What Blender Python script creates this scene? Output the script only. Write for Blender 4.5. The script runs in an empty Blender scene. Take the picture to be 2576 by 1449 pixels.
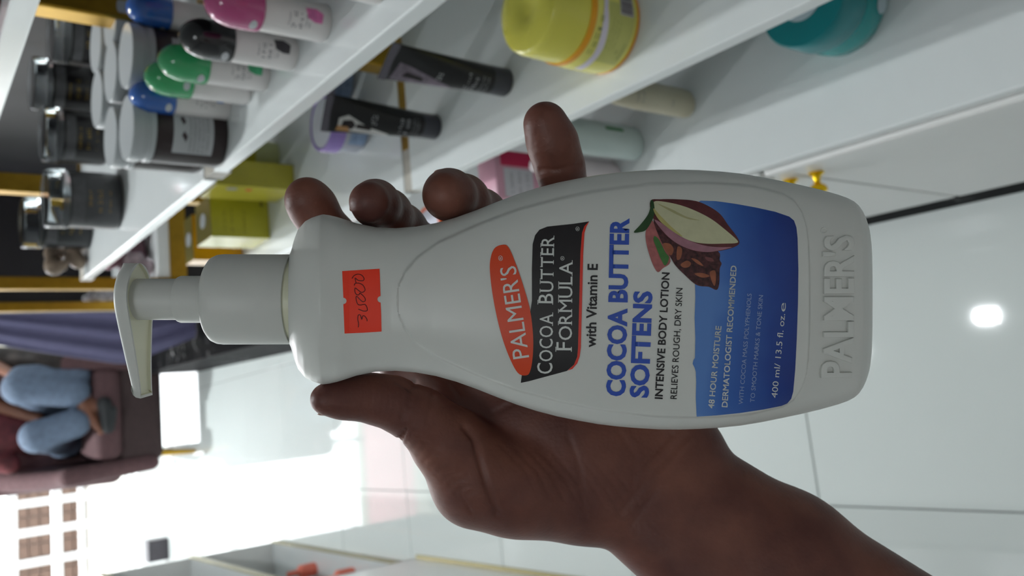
import bpy, bmesh, math, random
import numpy as np
from mathutils import Vector, Matrix
random.seed(7)
rng = np.random.default_rng(5)
C = bpy.context.scene.collection
# ------------------------------------------------------------------ camera
H, FPX = 1.58, 2100.0
pitch = math.atan((1288 + 275) / FPX)
yaw = math.atan((1100 - 724.5) / math.hypot(FPX, 1288 + 275))
FW = Vector((math.sin(yaw) * math.cos(pitch), math.cos(yaw) * math.cos(pitch), -math.sin(pitch)))
RT = Vector((math.cos(yaw), -math.sin(yaw), 0))
UP = RT.cross(FW)
CAMM = Matrix(((-UP.x, RT.x, -FW.x, 0), (-UP.y, RT.y, -FW.y, 0), (-UP.z, RT.z, -FW.z, H), (0, 0, 0, 1)))
cd = bpy.data.cameras.new('camera'); cam = bpy.data.objects.new('camera', cd); C.objects.link(cam)
cam.matrix_world = CAMM
cd.sensor_width = 36; cd.lens = FPX / 2576 * 36; cd.clip_start = 0.01; cd.clip_end = 100
cd.dof.use_dof = True; cd.dof.focus_distance = 0.26; cd.dof.aperture_fstop = 17
bpy.context.scene.camera = cam
# ------------------------------------------------------------------ light and exposure
sc = bpy.context.scene
sc.view_settings.view_transform = 'Standard'; sc.view_settings.look = 'None'
sc.view_settings.gamma = 1; sc.view_settings.use_curve_mapping = False
sc.view_settings.exposure = 0.0
sc.cycles.use_denoising = True
sc.cycles.max_bounces = 8; sc.cycles.diffuse_bounces = 5; sc.cycles.glossy_bounces = 4
sc.cycles.transparent_max_bounces = 8; sc.cycles.sample_clamp_indirect = 8
world = bpy.data.worlds.new('sky'); sc.world = world; world.use_nodes = True
bg = world.node_tree.nodes['Background']
bg.inputs[0].default_value = (0.93, 0.97, 1.0, 1); bg.inputs[1].default_value = 8.0
DOOR_Y, DX0, DX1, DZ = 7.5, -2.3, 0.60, 2.1

def area(name, loc, rot, sx, sy, power, col=(1, 1, 1)):
    l = bpy.data.lights.new(name, 'AREA'); l.shape = 'RECTANGLE'; l.size = sx; l.size_y = sy
    l.energy = power; l.color = col
    o = bpy.data.objects.new(name, l); C.objects.link(o); o.location = loc; o.rotation_euler = rot
    return o
po = area('doorway_portal', ((DX0 + DX1) / 2, DOOR_Y + .02, DZ / 2), (math.radians(-90), 0, 0), DX1 - DX0, DZ, 1)
po.data.cycles.is_portal = True
CEIL = 3.0
LAMPS = [(0.14, 1.98), (0.02, 2.72), (-0.75, 6.35), (-0.45, -0.75), (-1.25, 3.6)]  # last three are added, unseen lamps lifting door bars, bottle front, left unit
LAMP_POWER = [19, 11, 105, 4.8, 26]
for (lx, ly), pw in zip(LAMPS, LAMP_POWER):
    area('ceiling_lamp_light', (lx, ly, CEIL - .075), (0, 0, 0), .05 if ly > 0 else .5, .09 if ly > 0 else .5, pw, (0.93, 0.98, 1.0))

# ------------------------------------------------------------------ helpers
def ray(x, y): return (FW * FPX + RT * (724.5 - y) + UP * (1288 - x)) / FPX
EYE = Vector((0, 0, H))
def onz(x, y, z): d = ray(x, y); return EYE + d * ((z - H) / d.z)
def onx(x, y, X): d = ray(x, y); return EYE + d * (X / d.x)
def ony(x, y, Y): d = ray(x, y); return EYE + d * (Y / d.y)
def cw(x, y, d): return EYE + ray(x, y) * d          # point at depth d in front of the eye
def lin(c):
    c = c / 255.0
    return c / 12.92 if c <= 0.04045 else ((c + 0.055) / 1.055) ** 2.4
_m = {}
def mat(name, rgb, rough=.5, metal=0, var=.04, scale=30, bump=0, bscale=200, trans=0, coat=0, emit=0, alpha=1, sss=0, ior=1.45):
    if name in _m: return _m[name]
    m = bpy.data.materials.new(name); m.use_nodes = True; nt = m.node_tree
    b = nt.nodes['Principled BSDF']
    col = [lin(v) for v in rgb]
    b.inputs['Roughness'].default_value = rough; b.inputs['Metallic'].default_value = metal
    b.inputs['IOR'].default_value = ior
    if trans: b.inputs['Transmission Weight'].default_value = trans
    if coat: b.inputs['Coat Weight'].default_value = coat; b.inputs['Coat Roughness'].default_value = .08
    if sss:
        b.inputs['Subsurface Weight'].default_value = sss; b.inputs['Subsurface Scale'].default_value = .003
        b.inputs['Subsurface Radius'].default_value = (1, .4, .25)
    if alpha < 1: b.inputs['Alpha'].default_value = alpha
    tc = nt.nodes.new('ShaderNodeTexCoord'); n = nt.nodes.new('ShaderNodeTexNoise')
    n.inputs['Scale'].default_value = scale; n.inputs['Detail'].default_value = 4
    nt.links.new(tc.outputs['Object'], n.inputs['Vector'])
    r = nt.nodes.new('ShaderNodeValToRGB')
    r.color_ramp.elements[0].position = .3; r.color_ramp.elements[1].position = .7
    r.color_ramp.elements[0].color = (*[v * (1 - var) for v in col], 1)
    r.color_ramp.elements[1].color = (*[min(1, v * (1 + var)) for v in col], 1)
    nt.links.new(n.outputs['Fac'], r.inputs['Fac']); nt.links.new(r.outputs['Color'], b.inputs['Base Color'])
    if emit:
        b.inputs['Emission Color'].default_value = (*col, 1); b.inputs['Emission Strength'].default_value = emit
    if bump:
        n2 = nt.nodes.new('ShaderNodeTexNoise'); n2.inputs['Scale'].default_value = bscale; n2.inputs['Detail'].default_value = 3
        nt.links.new(tc.outputs['Object'], n2.inputs['Vector'])
        bp = nt.nodes.new('ShaderNodeBump'); bp.inputs['Strength'].default_value = bump; bp.inputs['Distance'].default_value = .001
        nt.links.new(n2.outputs['Fac'], bp.inputs['Height']); nt.links.new(bp.outputs['Normal'], b.inputs['Normal'])
    _m[name] = m; return m
def tag(o, label=None, cat=None, group=None, kind=None):
    if label: o['label'] = label
    if cat: o['category'] = cat
    if group: o['group'] = group
    if kind: o['kind'] = kind
    return o
def thing(name, label, cat, loc=(0, 0, 0), rz=0, group=None, M=None):
    o = bpy.data.objects.new(name, None); C.objects.link(o); o.empty_display_size = .02
    o.location = loc; o.rotation_euler = (0, 0, rz)
    if M is not None: o.matrix_world = M
    return tag(o, label, cat, group)
PRINTS = ('print', 'text', 'headline', 'subline', 'barcode')
def obj(name, bm, m, parent=None, smooth=False, label=None):
    if isinstance(bm, bmesh.types.BMesh):
        me = bpy.data.meshes.new(name)
        bmesh.ops.recalc_face_normals(bm, faces=bm.faces)
        if smooth:
            for f in bm.faces: f.smooth = True
            for e in bm.edges:
                if len(e.link_faces) == 2 and e.calc_face_angle(0) > .75: e.smooth = False
        bm.to_mesh(me); bm.free()
    else: me = bm
    me.materials.append(m)
    o = bpy.data.objects.new(name, me); C.objects.link(o)
    if parent: o.parent = parent
    if label: o['label'] = label
    if name.startswith('brand') or any(k in name for k in PRINTS) and parent: o['kind'] = 'stuff'
    return o
def struct(name, bm, m, **k): return tag(obj(name, bm, m, **k), kind='structure')
def dup(root, name=None):
    r = root.copy(); C.objects.link(r)
    for ch in list(root.children):
        c = ch.copy(); C.objects.link(c); c.parent = r
        for g in list(ch.children):
            d = g.copy(); C.objects.link(d); d.parent = c
    return r
def box(x0, x1, y0, y1, z0, z1, bev=0, bm=None, seg=2):
    bm = bm or bmesh.new()
    r = bmesh.ops.create_cube(bm, size=1)
    for v in r['verts']:
        v.co = Vector(((x0 + x1) / 2 + v.co.x * (x1 - x0), (y0 + y1) / 2 + v.co.y * (y1 - y0), (z0 + z1) / 2 + v.co.z * (z1 - z0)))
    if bev:
        es = {e for v in r['verts'] for e in v.link_edges}
        bmesh.ops.bevel(bm, geom=list(es), offset=bev, segments=seg, affect='EDGES', profile=.5)
    return bm
def lathe(prof, seg=40, bm=None, ex=1.0, ey=1.0):
    bm = bm or bmesh.new(); rings = []
    for r, z in prof:
        if r < 1e-6: rings.append([bm.verts.new((0, 0, z))])
        else: rings.append([bm.verts.new((r * ex * math.cos(2 * math.pi * i / seg), r * ey * math.sin(2 * math.pi * i / seg), z)) for i in range(seg)])
    for a, b in zip(rings, rings[1:]):
        for i in range(seg):
            j = (i + 1) % seg
            if len(a) == 1 and len(b) == 1: continue
            if len(a) == 1: bm.faces.new((a[0], b[i], b[j]))
            elif len(b) == 1: bm.faces.new((a[i], a[j], b[0]))
            else: bm.faces.new((a[i], a[j], b[j], b[i]))
    return bm
def tube(pts, r, seg=8, bm=None):
    bm = bm or bmesh.new(); pts = [Vector(p) for p in pts]; rings = []
    for i, p in enumerate(pts):
        t = (pts[min(i + 1, len(pts) - 1)] - pts[max(i - 1, 0)]).normalized()
        a = t.orthogonal().normalized() if i == 0 else (rings_a - t * rings_a.dot(t)).normalized()
        rings_a = a; b = t.cross(a); rr = r[i] if isinstance(r, (list, tuple)) else r
        rings.append([bm.verts.new(p + (a * math.cos(2 * math.pi * k / seg) + b * math.sin(2 * math.pi * k / seg)) * rr) for k in range(seg)])
    for a, b in zip(rings, rings[1:]):
        for k in range(seg): bm.faces.new((a[k], a[(k + 1) % seg], b[(k + 1) % seg], b[k]))
    bm.faces.new(rings[0][::-1]); bm.faces.new(rings[-1])
    return bm
def poly(pts, bm=None):                        # flat polygon, 2-D points, triangulated
    bm = bm or bmesh.new()
    f = bm.faces.new([bm.verts.new((p[0], p[1], 0)) for p in pts])
    bmesh.ops.triangulate(bm, faces=[f]); return bm
def fine(bm, L):                               # split edges longer than L
    for _ in range(7):
        es = [e for e in bm.edges if e.calc_length() > L]
        if not es: break
        bmesh.ops.subdivide_edges(bm, edges=es, cuts=1)
        bmesh.ops.triangulate(bm, faces=[f for f in bm.faces if len(f.verts) > 3])
    return bm
def text_bm(s, bold=0.0, extrude=0, bevel=0, res=4):
    cu = bpy.data.curves.new('txt', 'FONT'); cu.body = s; cu.resolution_u = res; cu.offset = bold
    cu.extrude = extrude; cu.bevel_depth = bevel
    o = bpy.data.objects.new('txt', cu); C.objects.link(o)
    dg = bpy.context.evaluated_depsgraph_get(); me = bpy.data.meshes.new_from_object(o.evaluated_get(dg))
    bm = bmesh.new(); bm.from_mesh(me)
    bpy.data.objects.remove(o); bpy.data.meshes.remove(me); bpy.data.curves.remove(cu)
    bmesh.ops.remove_doubles(bm, verts=bm.verts, dist=1e-5)
    x0 = min(v.co.x for v in bm.verts); x1 = max(v.co.x for v in bm.verts)
    for v in bm.verts: v.co.x = (v.co.x - x0) / (x1 - x0)
    return bm                                  # x 0..1, y in em (caps reach about 0.73)
CAP = .729
def join(bms):
    out = bmesh.new()
    for b in bms:
        me = bpy.data.meshes.new('t'); b.to_mesh(me); b.free(); out.from_mesh(me); bpy.data.meshes.remove(me)
    return out

# smooth union of round cones and ellipsoids, meshed through a voxel grid
def sdf_mesh(name, prims, vox, k):
    import openvdb as vdb
    P = []
    for p in prims:
        if p[0] == 'c': P.append((np.minimum(np.array(p[1]) - p[3], np.array(p[2]) - p[4]), np.maximum(np.array(p[1]) + p[3], np.array(p[2]) + p[4])))
        else:
            R = max(p[2]); P.append((np.array(p[1]) - R, np.array(p[1]) + R))
    lo = np.min([a for a, b in P], 0) - 4 * vox; hi = np.max([b for a, b in P], 0) + 4 * vox
    n = np.ceil((hi - lo) / vox).astype(int) + 1
    G = np.full(n, 10 * max(vox, k), np.float32)
    for p, (a, b) in zip(prims, P):
        kk = p[5] if (p[0] == 'c' and len(p) > 5) else k
        pad = kk + 4 * vox
        i0 = np.maximum(0, np.floor((a - pad - lo) / vox).astype(int)); i1 = np.minimum(n, np.ceil((b + pad - lo) / vox).astype(int) + 1)
        ax = [lo[j] + vox * np.arange(i0[j], i1[j]) for j in range(3)]
        X, Y, Z = np.meshgrid(*ax, indexing='ij'); Q = np.stack((X, Y, Z), -1)
        if p[0] == 'c':
            A, B, ra, rb = np.array(p[1]), np.array(p[2]), p[3], p[4]
            ba = B - A; t = np.clip(((Q - A) @ ba) / max(ba @ ba, 1e-12), 0, 1)
            d = np.linalg.norm(Q - A - t[..., None] * ba, axis=-1) - (ra + (rb - ra) * t)
        else:                                   # ('e', centre, radii, 3x3 axes as rows)
            q = (Q - np.array(p[1])) @ np.array(p[3]).T; r = np.array(p[2])
            k0 = np.linalg.norm(q / r, axis=-1); k1 = np.linalg.norm(q / (r * r), axis=-1)
            d = k0 * (k0 - 1) / np.maximum(k1, 1e-9)
        S = G[i0[0]:i1[0], i0[1]:i1[1], i0[2]:i1[2]]
        h = np.clip(.5 + .5 * (S - d) / kk, 0, 1)
        S[...] = S * (1 - h) + d * h - kk * h * (1 - h)
    g = vdb.FloatGrid(background=float(10 * max(vox, k))); g.copyFromArray(G)
    pts, quads = g.convertToQuads(isovalue=0.0)
    pts = np.array(pts) * vox + lo
    me = bpy.data.meshes.new(name); me.from_pydata(pts.tolist(), [], np.array(quads)[:, ::-1].tolist())
    bm = bmesh.new(); bm.from_mesh(me); bmesh.ops.smooth_vert(bm, verts=bm.verts, factor=.5, use_axis_x=True, use_axis_y=True, use_axis_z=True)
    bmesh.ops.smooth_vert(bm, verts=bm.verts, factor=.5, use_axis_x=True, use_axis_y=True, use_axis_z=True)
    bmesh.ops.recalc_face_normals(bm, faces=bm.faces)
    for f in bm.faces: f.smooth = True
    bm.to_mesh(me); bm.free(); me.validate()
    return me

# ------------------------------------------------------------------ materials
WHITE = mat('white_laminate', (222, 226, 226), .16, var=.01, coat=.3)
DOORW = mat('white_lacquer', (224, 224, 222), .3, var=.01, coat=.2)
WALLM = mat('painted_wall', (205, 208, 208), .7, var=.02, bump=.1)
GOLD = mat('brushed_gold', (178, 140, 48), .28, metal=.85, var=.08, scale=60)
BRASS = mat('polished_brass', (250, 205, 40), .12, metal=1, var=.03)
BLACKP = mat('black_panel', (24, 22, 26), .5, var=.1)
PLW = mat('white_plastic', (228, 229, 226), .32, var=.01)

def marble_mat():
    m = bpy.data.materials.new('black_marble'); m.use_nodes = True; nt = m.node_tree; b = nt.nodes['Principled BSDF']
    b.inputs['Roughness'].default_value = .5; b.inputs['IOR'].default_value = 1.06
    tc = nt.nodes.new('ShaderNodeTexCoord'); n = nt.nodes.new('ShaderNodeTexNoise'); n.inputs['Scale'].default_value = 7
    n.inputs['Detail'].default_value = 7; n.inputs['Distortion'].default_value = 1.2
    r = nt.nodes.new('ShaderNodeValToRGB'); e = r.color_ramp.elements
    e[0].position = .485; e[0].color = (0, 0, 0, 1); e[1].position = .5; e[1].color = (1, 1, 1, 1)
    x = e.new(.515); x.color = (0, 0, 0, 1)
    n2 = nt.nodes.new('ShaderNodeTexNoise'); n2.inputs['Scale'].default_value = 3
    r2 = nt.nodes.new('ShaderNodeValToRGB'); r2.color_ramp.elements[0].position = .5; r2.color_ramp.elements[1].position = .62
    mu = nt.nodes.new('ShaderNodeMath'); mu.operation = 'MULTIPLY'
    mx = nt.nodes.new('ShaderNodeMix'); mx.data_type = 'RGBA'; mx.inputs[6].default_value = (.006, .006, .007, 1); mx.inputs[7].default_value = (.3, .3, .3, 1)
    L = nt.links.new
    L(tc.outputs['Object'], n.inputs['Vector']); L(tc.outputs['Object'], n2.inputs['Vector']); L(n.outputs['Fac'], r.inputs['Fac']); L(n2.outputs['Fac'], r2.inputs['Fac'])
    L(r.outputs['Color'], mu.inputs[0]); L(r2.outputs['Color'], mu.inputs[1]); L(mu.outputs[0], mx.inputs[0]); L(mx.outputs[2], b.inputs['Base Color'])
    return m
MARBLE = marble_mat()

# ------------------------------------------------------------------ room shell
XL, XR, YB = -2.6, 1.15, -1.8
struct('floor', box(XL, XR, YB, 12, -.06, -.0065), mat('tile_grout', (120, 122, 122), .8))
fl = bpy.data.objects['floor']
TILEM = mat('polished_floor_tile', (208, 214, 212), .035, var=.012, scale=2, coat=0, ior=1.55)
ANG = math.radians(1.9)                        # the tiling is turned a little against the shelving
bm = box(-.2988, .2988, -.2988, .2988, -.006, 0, .0012, seg=1); tile0 = None
j0 = onz(2063, 1272, 0)
ca, sa = math.cos(ANG), math.sin(ANG)
for i in range(-5, 5):
    for j in range(-4, 13):
        u, v = (i + .5) * .6, (j + .5) * .6 - .6
        x = j0.x + u * ca - v * sa; y = j0.y + u * sa + v * ca
        if x < XL - .3 or x > XR + .2 or y > DOOR_Y + .2 or y < YB: continue
        if tile0 is None: tile0 = t = obj('floor_tile', bm, TILEM, fl)
        else: t = tile0.copy(); C.objects.link(t); t.parent = fl
        t.location = (x, y, random.uniform(-.0004, .0002)); t.rotation_euler = (0, 0, ANG)
struct('wall_right', box(XR, XR + .1, YB, DOOR_Y, 0, CEIL), WALLM)
struct('wall_left', box(XL - .1, XL, YB, DOOR_Y, 0, CEIL), WALLM)
struct('wall_back', box(XL, XR, YB - .1, YB, 0, CEIL), mat('rear_wall_paint', (200, 198, 196), .7))
struct('ceiling', box(XL, XR, YB, DOOR_Y, CEIL, CEIL + .1), mat('ceiling_paint', (225, 226, 226), .8))
# front wall with the wide glazed doorway, pink sign band above it
struct('wall_front', join([box(XL, DX0, DOOR_Y, DOOR_Y + .15, 0, CEIL), box(DX1, XR, DOOR_Y, DOOR_Y + .15, 0, CEIL),
                           box(DX0, DX1, DOOR_Y, DOOR_Y + .15, DZ, CEIL)]), mat('front_wall_paint', (226, 222, 205), .7))
struct('trim_1', box(DX0, DX1, DOOR_Y - .03, DOOR_Y - .001, DZ, DZ + .52, .004), mat('pink_fascia', (240, 170, 175), .5))
for (lx, ly) in LAMPS:
    t = thing('ceiling_lamp', {1.98: 'small ceiling lamp reflected in the floor right of the bottle foot', 2.72: 'second small ceiling lamp along the aisle, behind the bottle', 6.35: 'added ceiling lamp near the doorway, brightens the door bars and floor', -.75: 'added lamp behind the viewer, brightens the bottle front and hand', 3.6: 'added lamp above the left counter, brightens the left unit'}[ly], 'lamp', (lx, ly, CEIL), 0, 'ceiling lamps')
    obj('lamp_housing', box(-.06, .06, -.08, .08, -.05, -.0005, .01), PLW, t)
    obj('diffuser', box(-.03, .03, -.05, .05, -.068, -.05, .008), mat('lamp_tube', (240, 250, 255), .3, emit=6), t)

# outside: paved ground, low tiled wall
struct('ground_outside', box(-14, 10, DOOR_Y + .16, 30, -.10, -.02), mat('pale_paving', (225, 222, 215), .8, var=.03))
BR = mat('brown_wall_tile', (96, 76, 66), .6, var=.25, scale=6)
wy = 8.3
a = ony(190, 1212, wy); b_ = ony(45, 1400, wy)
w0 = tag(obj('garden_wall', box(-1.45, -.30, wy + .02, wy + .16, .27, .72, .004), mat('wall_mortar', (120, 105, 98), .8)),
         'low brown tiled wall outside the doorway', 'wall')
tb = box(-.052, .052, -.012, .012, -.038, .038, .003, seg=1); first = None
for i in range(10):
    for j in range(3, 9):
        if first is None: first = t = obj('wall_tile', tb, BR, w0)
        else: t = first.copy(); C.objects.link(t); t.parent = w0
        t.location = (-1.39 + i * .113, wy + .014 - random.random() * .004, .02 + j * .084)
rb = bmesh.new()
vs = [rb.verts.new(q) for q in ((-4, 7.68, -.03), (3, 7.68, -.03), (3, wy + .3, .27), (-4, wy + .3, .27), (-4, 7.68, -.09), (3, 7.68, -.09), (3, wy + .3, -.09), (-4, wy + .3, -.09))]
for f in ((0, 1, 2, 3), (4, 5, 6, 7), (0, 1, 5, 4), (1, 2, 6, 5), (2, 3, 7, 6), (3, 0, 4, 7)): rb.faces.new([vs[i] for i in f])
struct('ramp_outside', rb, mat('pale_step', (228, 226, 220), .8))  # added slope, faces the sky so the ground below the wall stays bright
# white door frame and grille across the left half of the doorway
FRM = mat('white_metal_frame', (240, 240, 240), .4)
d1 = thing('door_1', None, None, (0, 0, 0)); d1['kind'] = 'structure'
gy = DOOR_Y + .05
obj('door_post', box(DX0, DX0 + .06, gy, gy + .05, 0, DZ, .004), FRM, d1)
obj('door_post', box(-.43, -.37, gy, gy + .05, 0.30, DZ, .004), FRM, d1)
def hz(px, py): return ony(px, py, gy)
for px in (143, 30):
    z = hz(px, 1290).z
    obj('rail', box(DX0, -.4, gy, gy + .04, z - .035, z + .035, .004), FRM, d1)
obj('rail', box(DX0, -.4, gy, gy + .03, hz(212, 1300).z, hz(198, 1300).z, .004), FRM, d1)
for py in (1262, 1335, 1412):
    x = hz(100, py).x
    obj('bar', box(x - .03, x + .03, gy - .014, gy - .004, .22, hz(30, 1290).z, .003), FRM, d1)

# ------------------------------------------------------------------ right-hand shelving
XF, XBK = .30, .80                             # shelf fronts, back of the shelving
ZC, ZM, ZU, ZT = .69, .955, 1.25, 1.512
Y1, Y2 = 1.07, 1.97
BEH = -.35
cab = thing('cabinet', 'long white base cabinet with gold knobs under the display shelves', 'cabinet', (0, 0, 0))
XC = .25
obj('body', box(XC + .022, XBK, BEH, Y2 + .52, .13, ZC - .025), DOORW, cab)
obj('worktop', box(XC - .004, XBK, BEH, Y2, ZC - .02, ZC, .003), WHITE, cab, label='glossy white top board')
obj('plinth', box(XC + .006, XBK, BEH, 3.04, 0, .125), MARBLE, cab, label='black white-veined marble plinth')
doors = [(-.34, .148), (.152, .653), (.657, 1.16), (1.165, 1.66), (1.665, 2.45)]
for i, (a, b) in enumerate(doors):
    dr = obj('door', box(XC, XC + .02, a, b, .13, ZC - .065, .003), DOORW, cab)
    obj('top_moulding', box(XC - .010, XC + .02, a, b, ZC - .064, ZC - .026, .006, seg=3), DOORW, cab)
    ky = b - .018 if i in (1, 3) else a + .019
    kn = lathe([(0, 0), (.010, 0), (.0105, .002), (.006, .005), (.0045, .010), (.0045, .015), (.010, .019), (.0125, .023), (.012, .027), (.007, .030), (0, .0305)], 28)
    bmesh.ops.rotate(kn, verts=kn.verts, cent=(0, 0, 0), matrix=Matrix.Rotation(-math.pi / 2, 3, 'Y'))
    bmesh.ops.translate(kn, verts=kn.verts, vec=(XC, ky, ZC - .12))
    obj('knob', kn, BRASS, dr, smooth=True, label='shiny gold knob')
rack = thing('display_rack', 'gold framed display rack with white shelf boards beside the aisle', 'shelving', (0, 0, 0))
for (z, a, b) in [(ZM, BEH, Y1 - .011), (ZM, Y1 + .011, Y2 - .012), (ZU, BEH, Y1 - .021), (ZU, Y1 + .021, Y2 - .021), (ZT, BEH, Y1 - .03), ]:
    obj('shelf', box(XF, XBK, a, b, z - .018, z, .0015), WHITE, rack)
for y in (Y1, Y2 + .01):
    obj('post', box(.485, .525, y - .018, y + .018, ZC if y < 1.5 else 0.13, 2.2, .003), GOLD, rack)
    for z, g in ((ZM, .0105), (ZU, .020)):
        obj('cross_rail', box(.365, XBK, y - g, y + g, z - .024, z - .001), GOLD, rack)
        obj('rail_front_end', box(XF + .002, .365, y - g, y + g, z - .024, z - .0012), mat('beige_rail_end', (176, 170, 160), .4), rack, label='beige front end of the gold rail')  # front end of each cross rail coloured beige instead of gold
GREYP = mat('grey_back_panel', (52, 50, 50), .6, var=.04)
struct('wall_panel_1', box(XBK + .001, XBK + .02, BEH, Y2 - .02, 0, ZU - .02), mat('pale_back_panel', (205, 212, 210), .35, var=.02))
struct('wall_panel_2', box(XBK + .001, XBK + .02, BEH, Y2 - .02, ZU - .02, 2.4), GREYP)
struct('wall_panel_3', box(XBK + .001, XBK + .02, Y2 - .02, 3.3, 0, 2.4), BLACKP)
struct('wall_panel_4', box(.392, XR - .01, 3.32, 3.355, 0.385, 2.4), BLACKP)

# far unit
Y3, Y4, X3 = 2.50, 3.02, .365
far = thing('corner_rack', 'far gold framed rack against the black panel holding wrapped bags', 'shelving', (0, 0, 0))
zf = ony(400, 640, Y3).z
obj('shelf', box(X3, XBK, Y3, Y4 + .1, zf - .03, zf + .004, .0015), WHITE, far)
obj('cross_rail', box(X3, XBK, Y3 - .004, Y3 + .02, zf - .075, zf - .03), GOLD, far)
obj('post', box(X3 - .012, X3 + .022, Y3 - .017, Y3 + .017, zf - .07, 2.2, .003), GOLD, far)
obj('post', box(X3 - .008, X3 + .022, Y4 - .016, Y4 + .016, zf - .08, 2.2, .003), GOLD, far)
obj('base_panel', box(X3 + .005, XBK, Y3 + .03, Y4 + .1, .0, zf - .08), BLACKP, far)

# ------------------------------------------------------------------ small goods
def wrap(bm, r, zc, ang0, off=.0002, ex=1, ey=1):        # flat x,y (metres) -> round a cylinder
    for v in bm.verts:
        a = ang0 + v.co.x / r
        v.co = Vector(((r + off) * ex * math.cos(a), (r + off) * ey * math.sin(a), zc + v.co.y))
    return bm
def rect(x0, x1, y0, y1, L=.004):
    return fine(poly([(x0, y0), (x1, y0), (x1, y1), (x0, y1)]), L)
def tline(n, x0, x1, y, cap, bold=0, L=.004):     # a printed line too small to read: a row of n short marks
    if isinstance(n, str): n = len(n)
    bs = []; w = (x1 - x0) / n
    for k in range(n):
        if n > 3 and random.random() < .14: continue
        a = x0 + k * w; h0 = random.choice((0, 0, .35)) * cap; h1 = cap * random.choice((.65, 1, .75))
        if random.random() < .5: bs.append(poly([(a, y + h0), (a + w * .35, y + h0), (a + w * .35, y + h1), (a, y + h1)]))
        else: bs.append(poly([(a, y), (a + w * .75, y), (a + w * .75, y + cap * .22), (a, y + cap * .22)])); bs.append(poly([(a, y + h1 - cap * .2), (a + w * .7, y + h1 - cap * .2), (a + w * .7, y + h1), (a, y + h1)]))
    return fine(join(bs), L)
def facing(p):                                  # angle towards the eye
    return math.atan2(-p.y, -p.x)
INK = mat('dark_ink', (50, 52, 70), .5)
GREY_INK = mat('grey_ink', (120, 122, 126), .5)

def rollon(px, py, cap_rgb, nm, label, lab_rgb, rot=0, scale=1.0):
    p = onz(px, py, ZU)
    t = thing('roll_on_deodorant', label, 'deodorant', p, 0, 'roll-on deodorants on the upper shelf')
    s = scale; r = .0178 * s; hb = .064 * s
    f = facing(p) + rot
    obj('bottle', lathe([(0, 0), (r * .9, 0), (r, .003), (r, hb - .004), (r * .93, hb), (0, hb)], 36), mat('deodorant_white', (226, 222, 220), .3, var=.01), t, smooth=True)
    prof = [(0, hb), (r * 1.06, hb), (r * 1.1, hb + .003), (r * 1.1, hb + .022 * s)]
    for k in range(1, 9):
        a = k / 8 * math.pi / 2; prof.append((r * 1.1 * math.cos(a) if k < 8 else 0, hb + .022 * s + .026 * s * math.sin(a)))
    cp = obj('cap', lathe(prof, 40), mat('cap_' + nm, cap_rgb, .12, var=.02, coat=.6), t, smooth=True)
    lb = mat('label_' + nm, lab_rgb, .4, var=.25, scale=120)
    pts = [(-.007, 0), (.002, -.001), (.006, .006), (.005, .016), (-.004, .014), (-.007, .007)]
    obj('flower_mark', wrap(fine(poly(pts), .002), r, .010, f + .35), lb, t)
    bs = [tline(6, -.011, .004, .034, .004), tline(6, -.011, .004, .028, .004)]
    for q in (.040, .024, .021): bs.append(tline(7, -.009, .003, q, .0018))
    obj('print', wrap(join(bs), r, 0, f + .15), INK, t)
    obj('cap_window', wrap(fine(poly([(.0055 * math.cos(a_ * math.pi / 8), .0035 * math.sin(a_ * math.pi / 8)) for a_ in range(16)]), .002), r * 1.1, hb + .008, f - .75), mat('window_grey', (196, 198, 202), .25), t)
    return t
rollon(817, 60, (186, 76, 130), 'pink', 'pink capped roll-on nearest the shelf edge, ahead of the black capped one', (220, 120, 175))
rollon(736, 136, (18, 16, 20), 'black', 'black capped white roll-on deodorant', (70, 66, 70))
rollon(667, 190, (58, 168, 104), 'green', 'green capped roll-on directly behind the black capped one', (80, 185, 130))
rollon(622, 226, (58, 168, 104), 'green', 'green capped roll-on between the other green one and the blue one', (80, 185, 130), .5)
rollon(572, 268, (48, 98, 178), 'blue', 'blue capped roll-on at the far end of the row, beside the brown jars', (90, 140, 215), .2)
rollon(562, 60, (48, 98, 178), 'blue', 'blue capped roll-on standing behind the black capped one', (90, 140, 215), -.6)
rollon(612, -22, (205, 90, 140), 'rose', 'rose capped roll-on cut by the frame behind the pink one', (40, 40, 46), .3)
rollon(955, -30, (228, 140, 112), 'peach', 'peach item at the frame edge on the upper shelf', (228, 150, 120), 0, .8)

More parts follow.
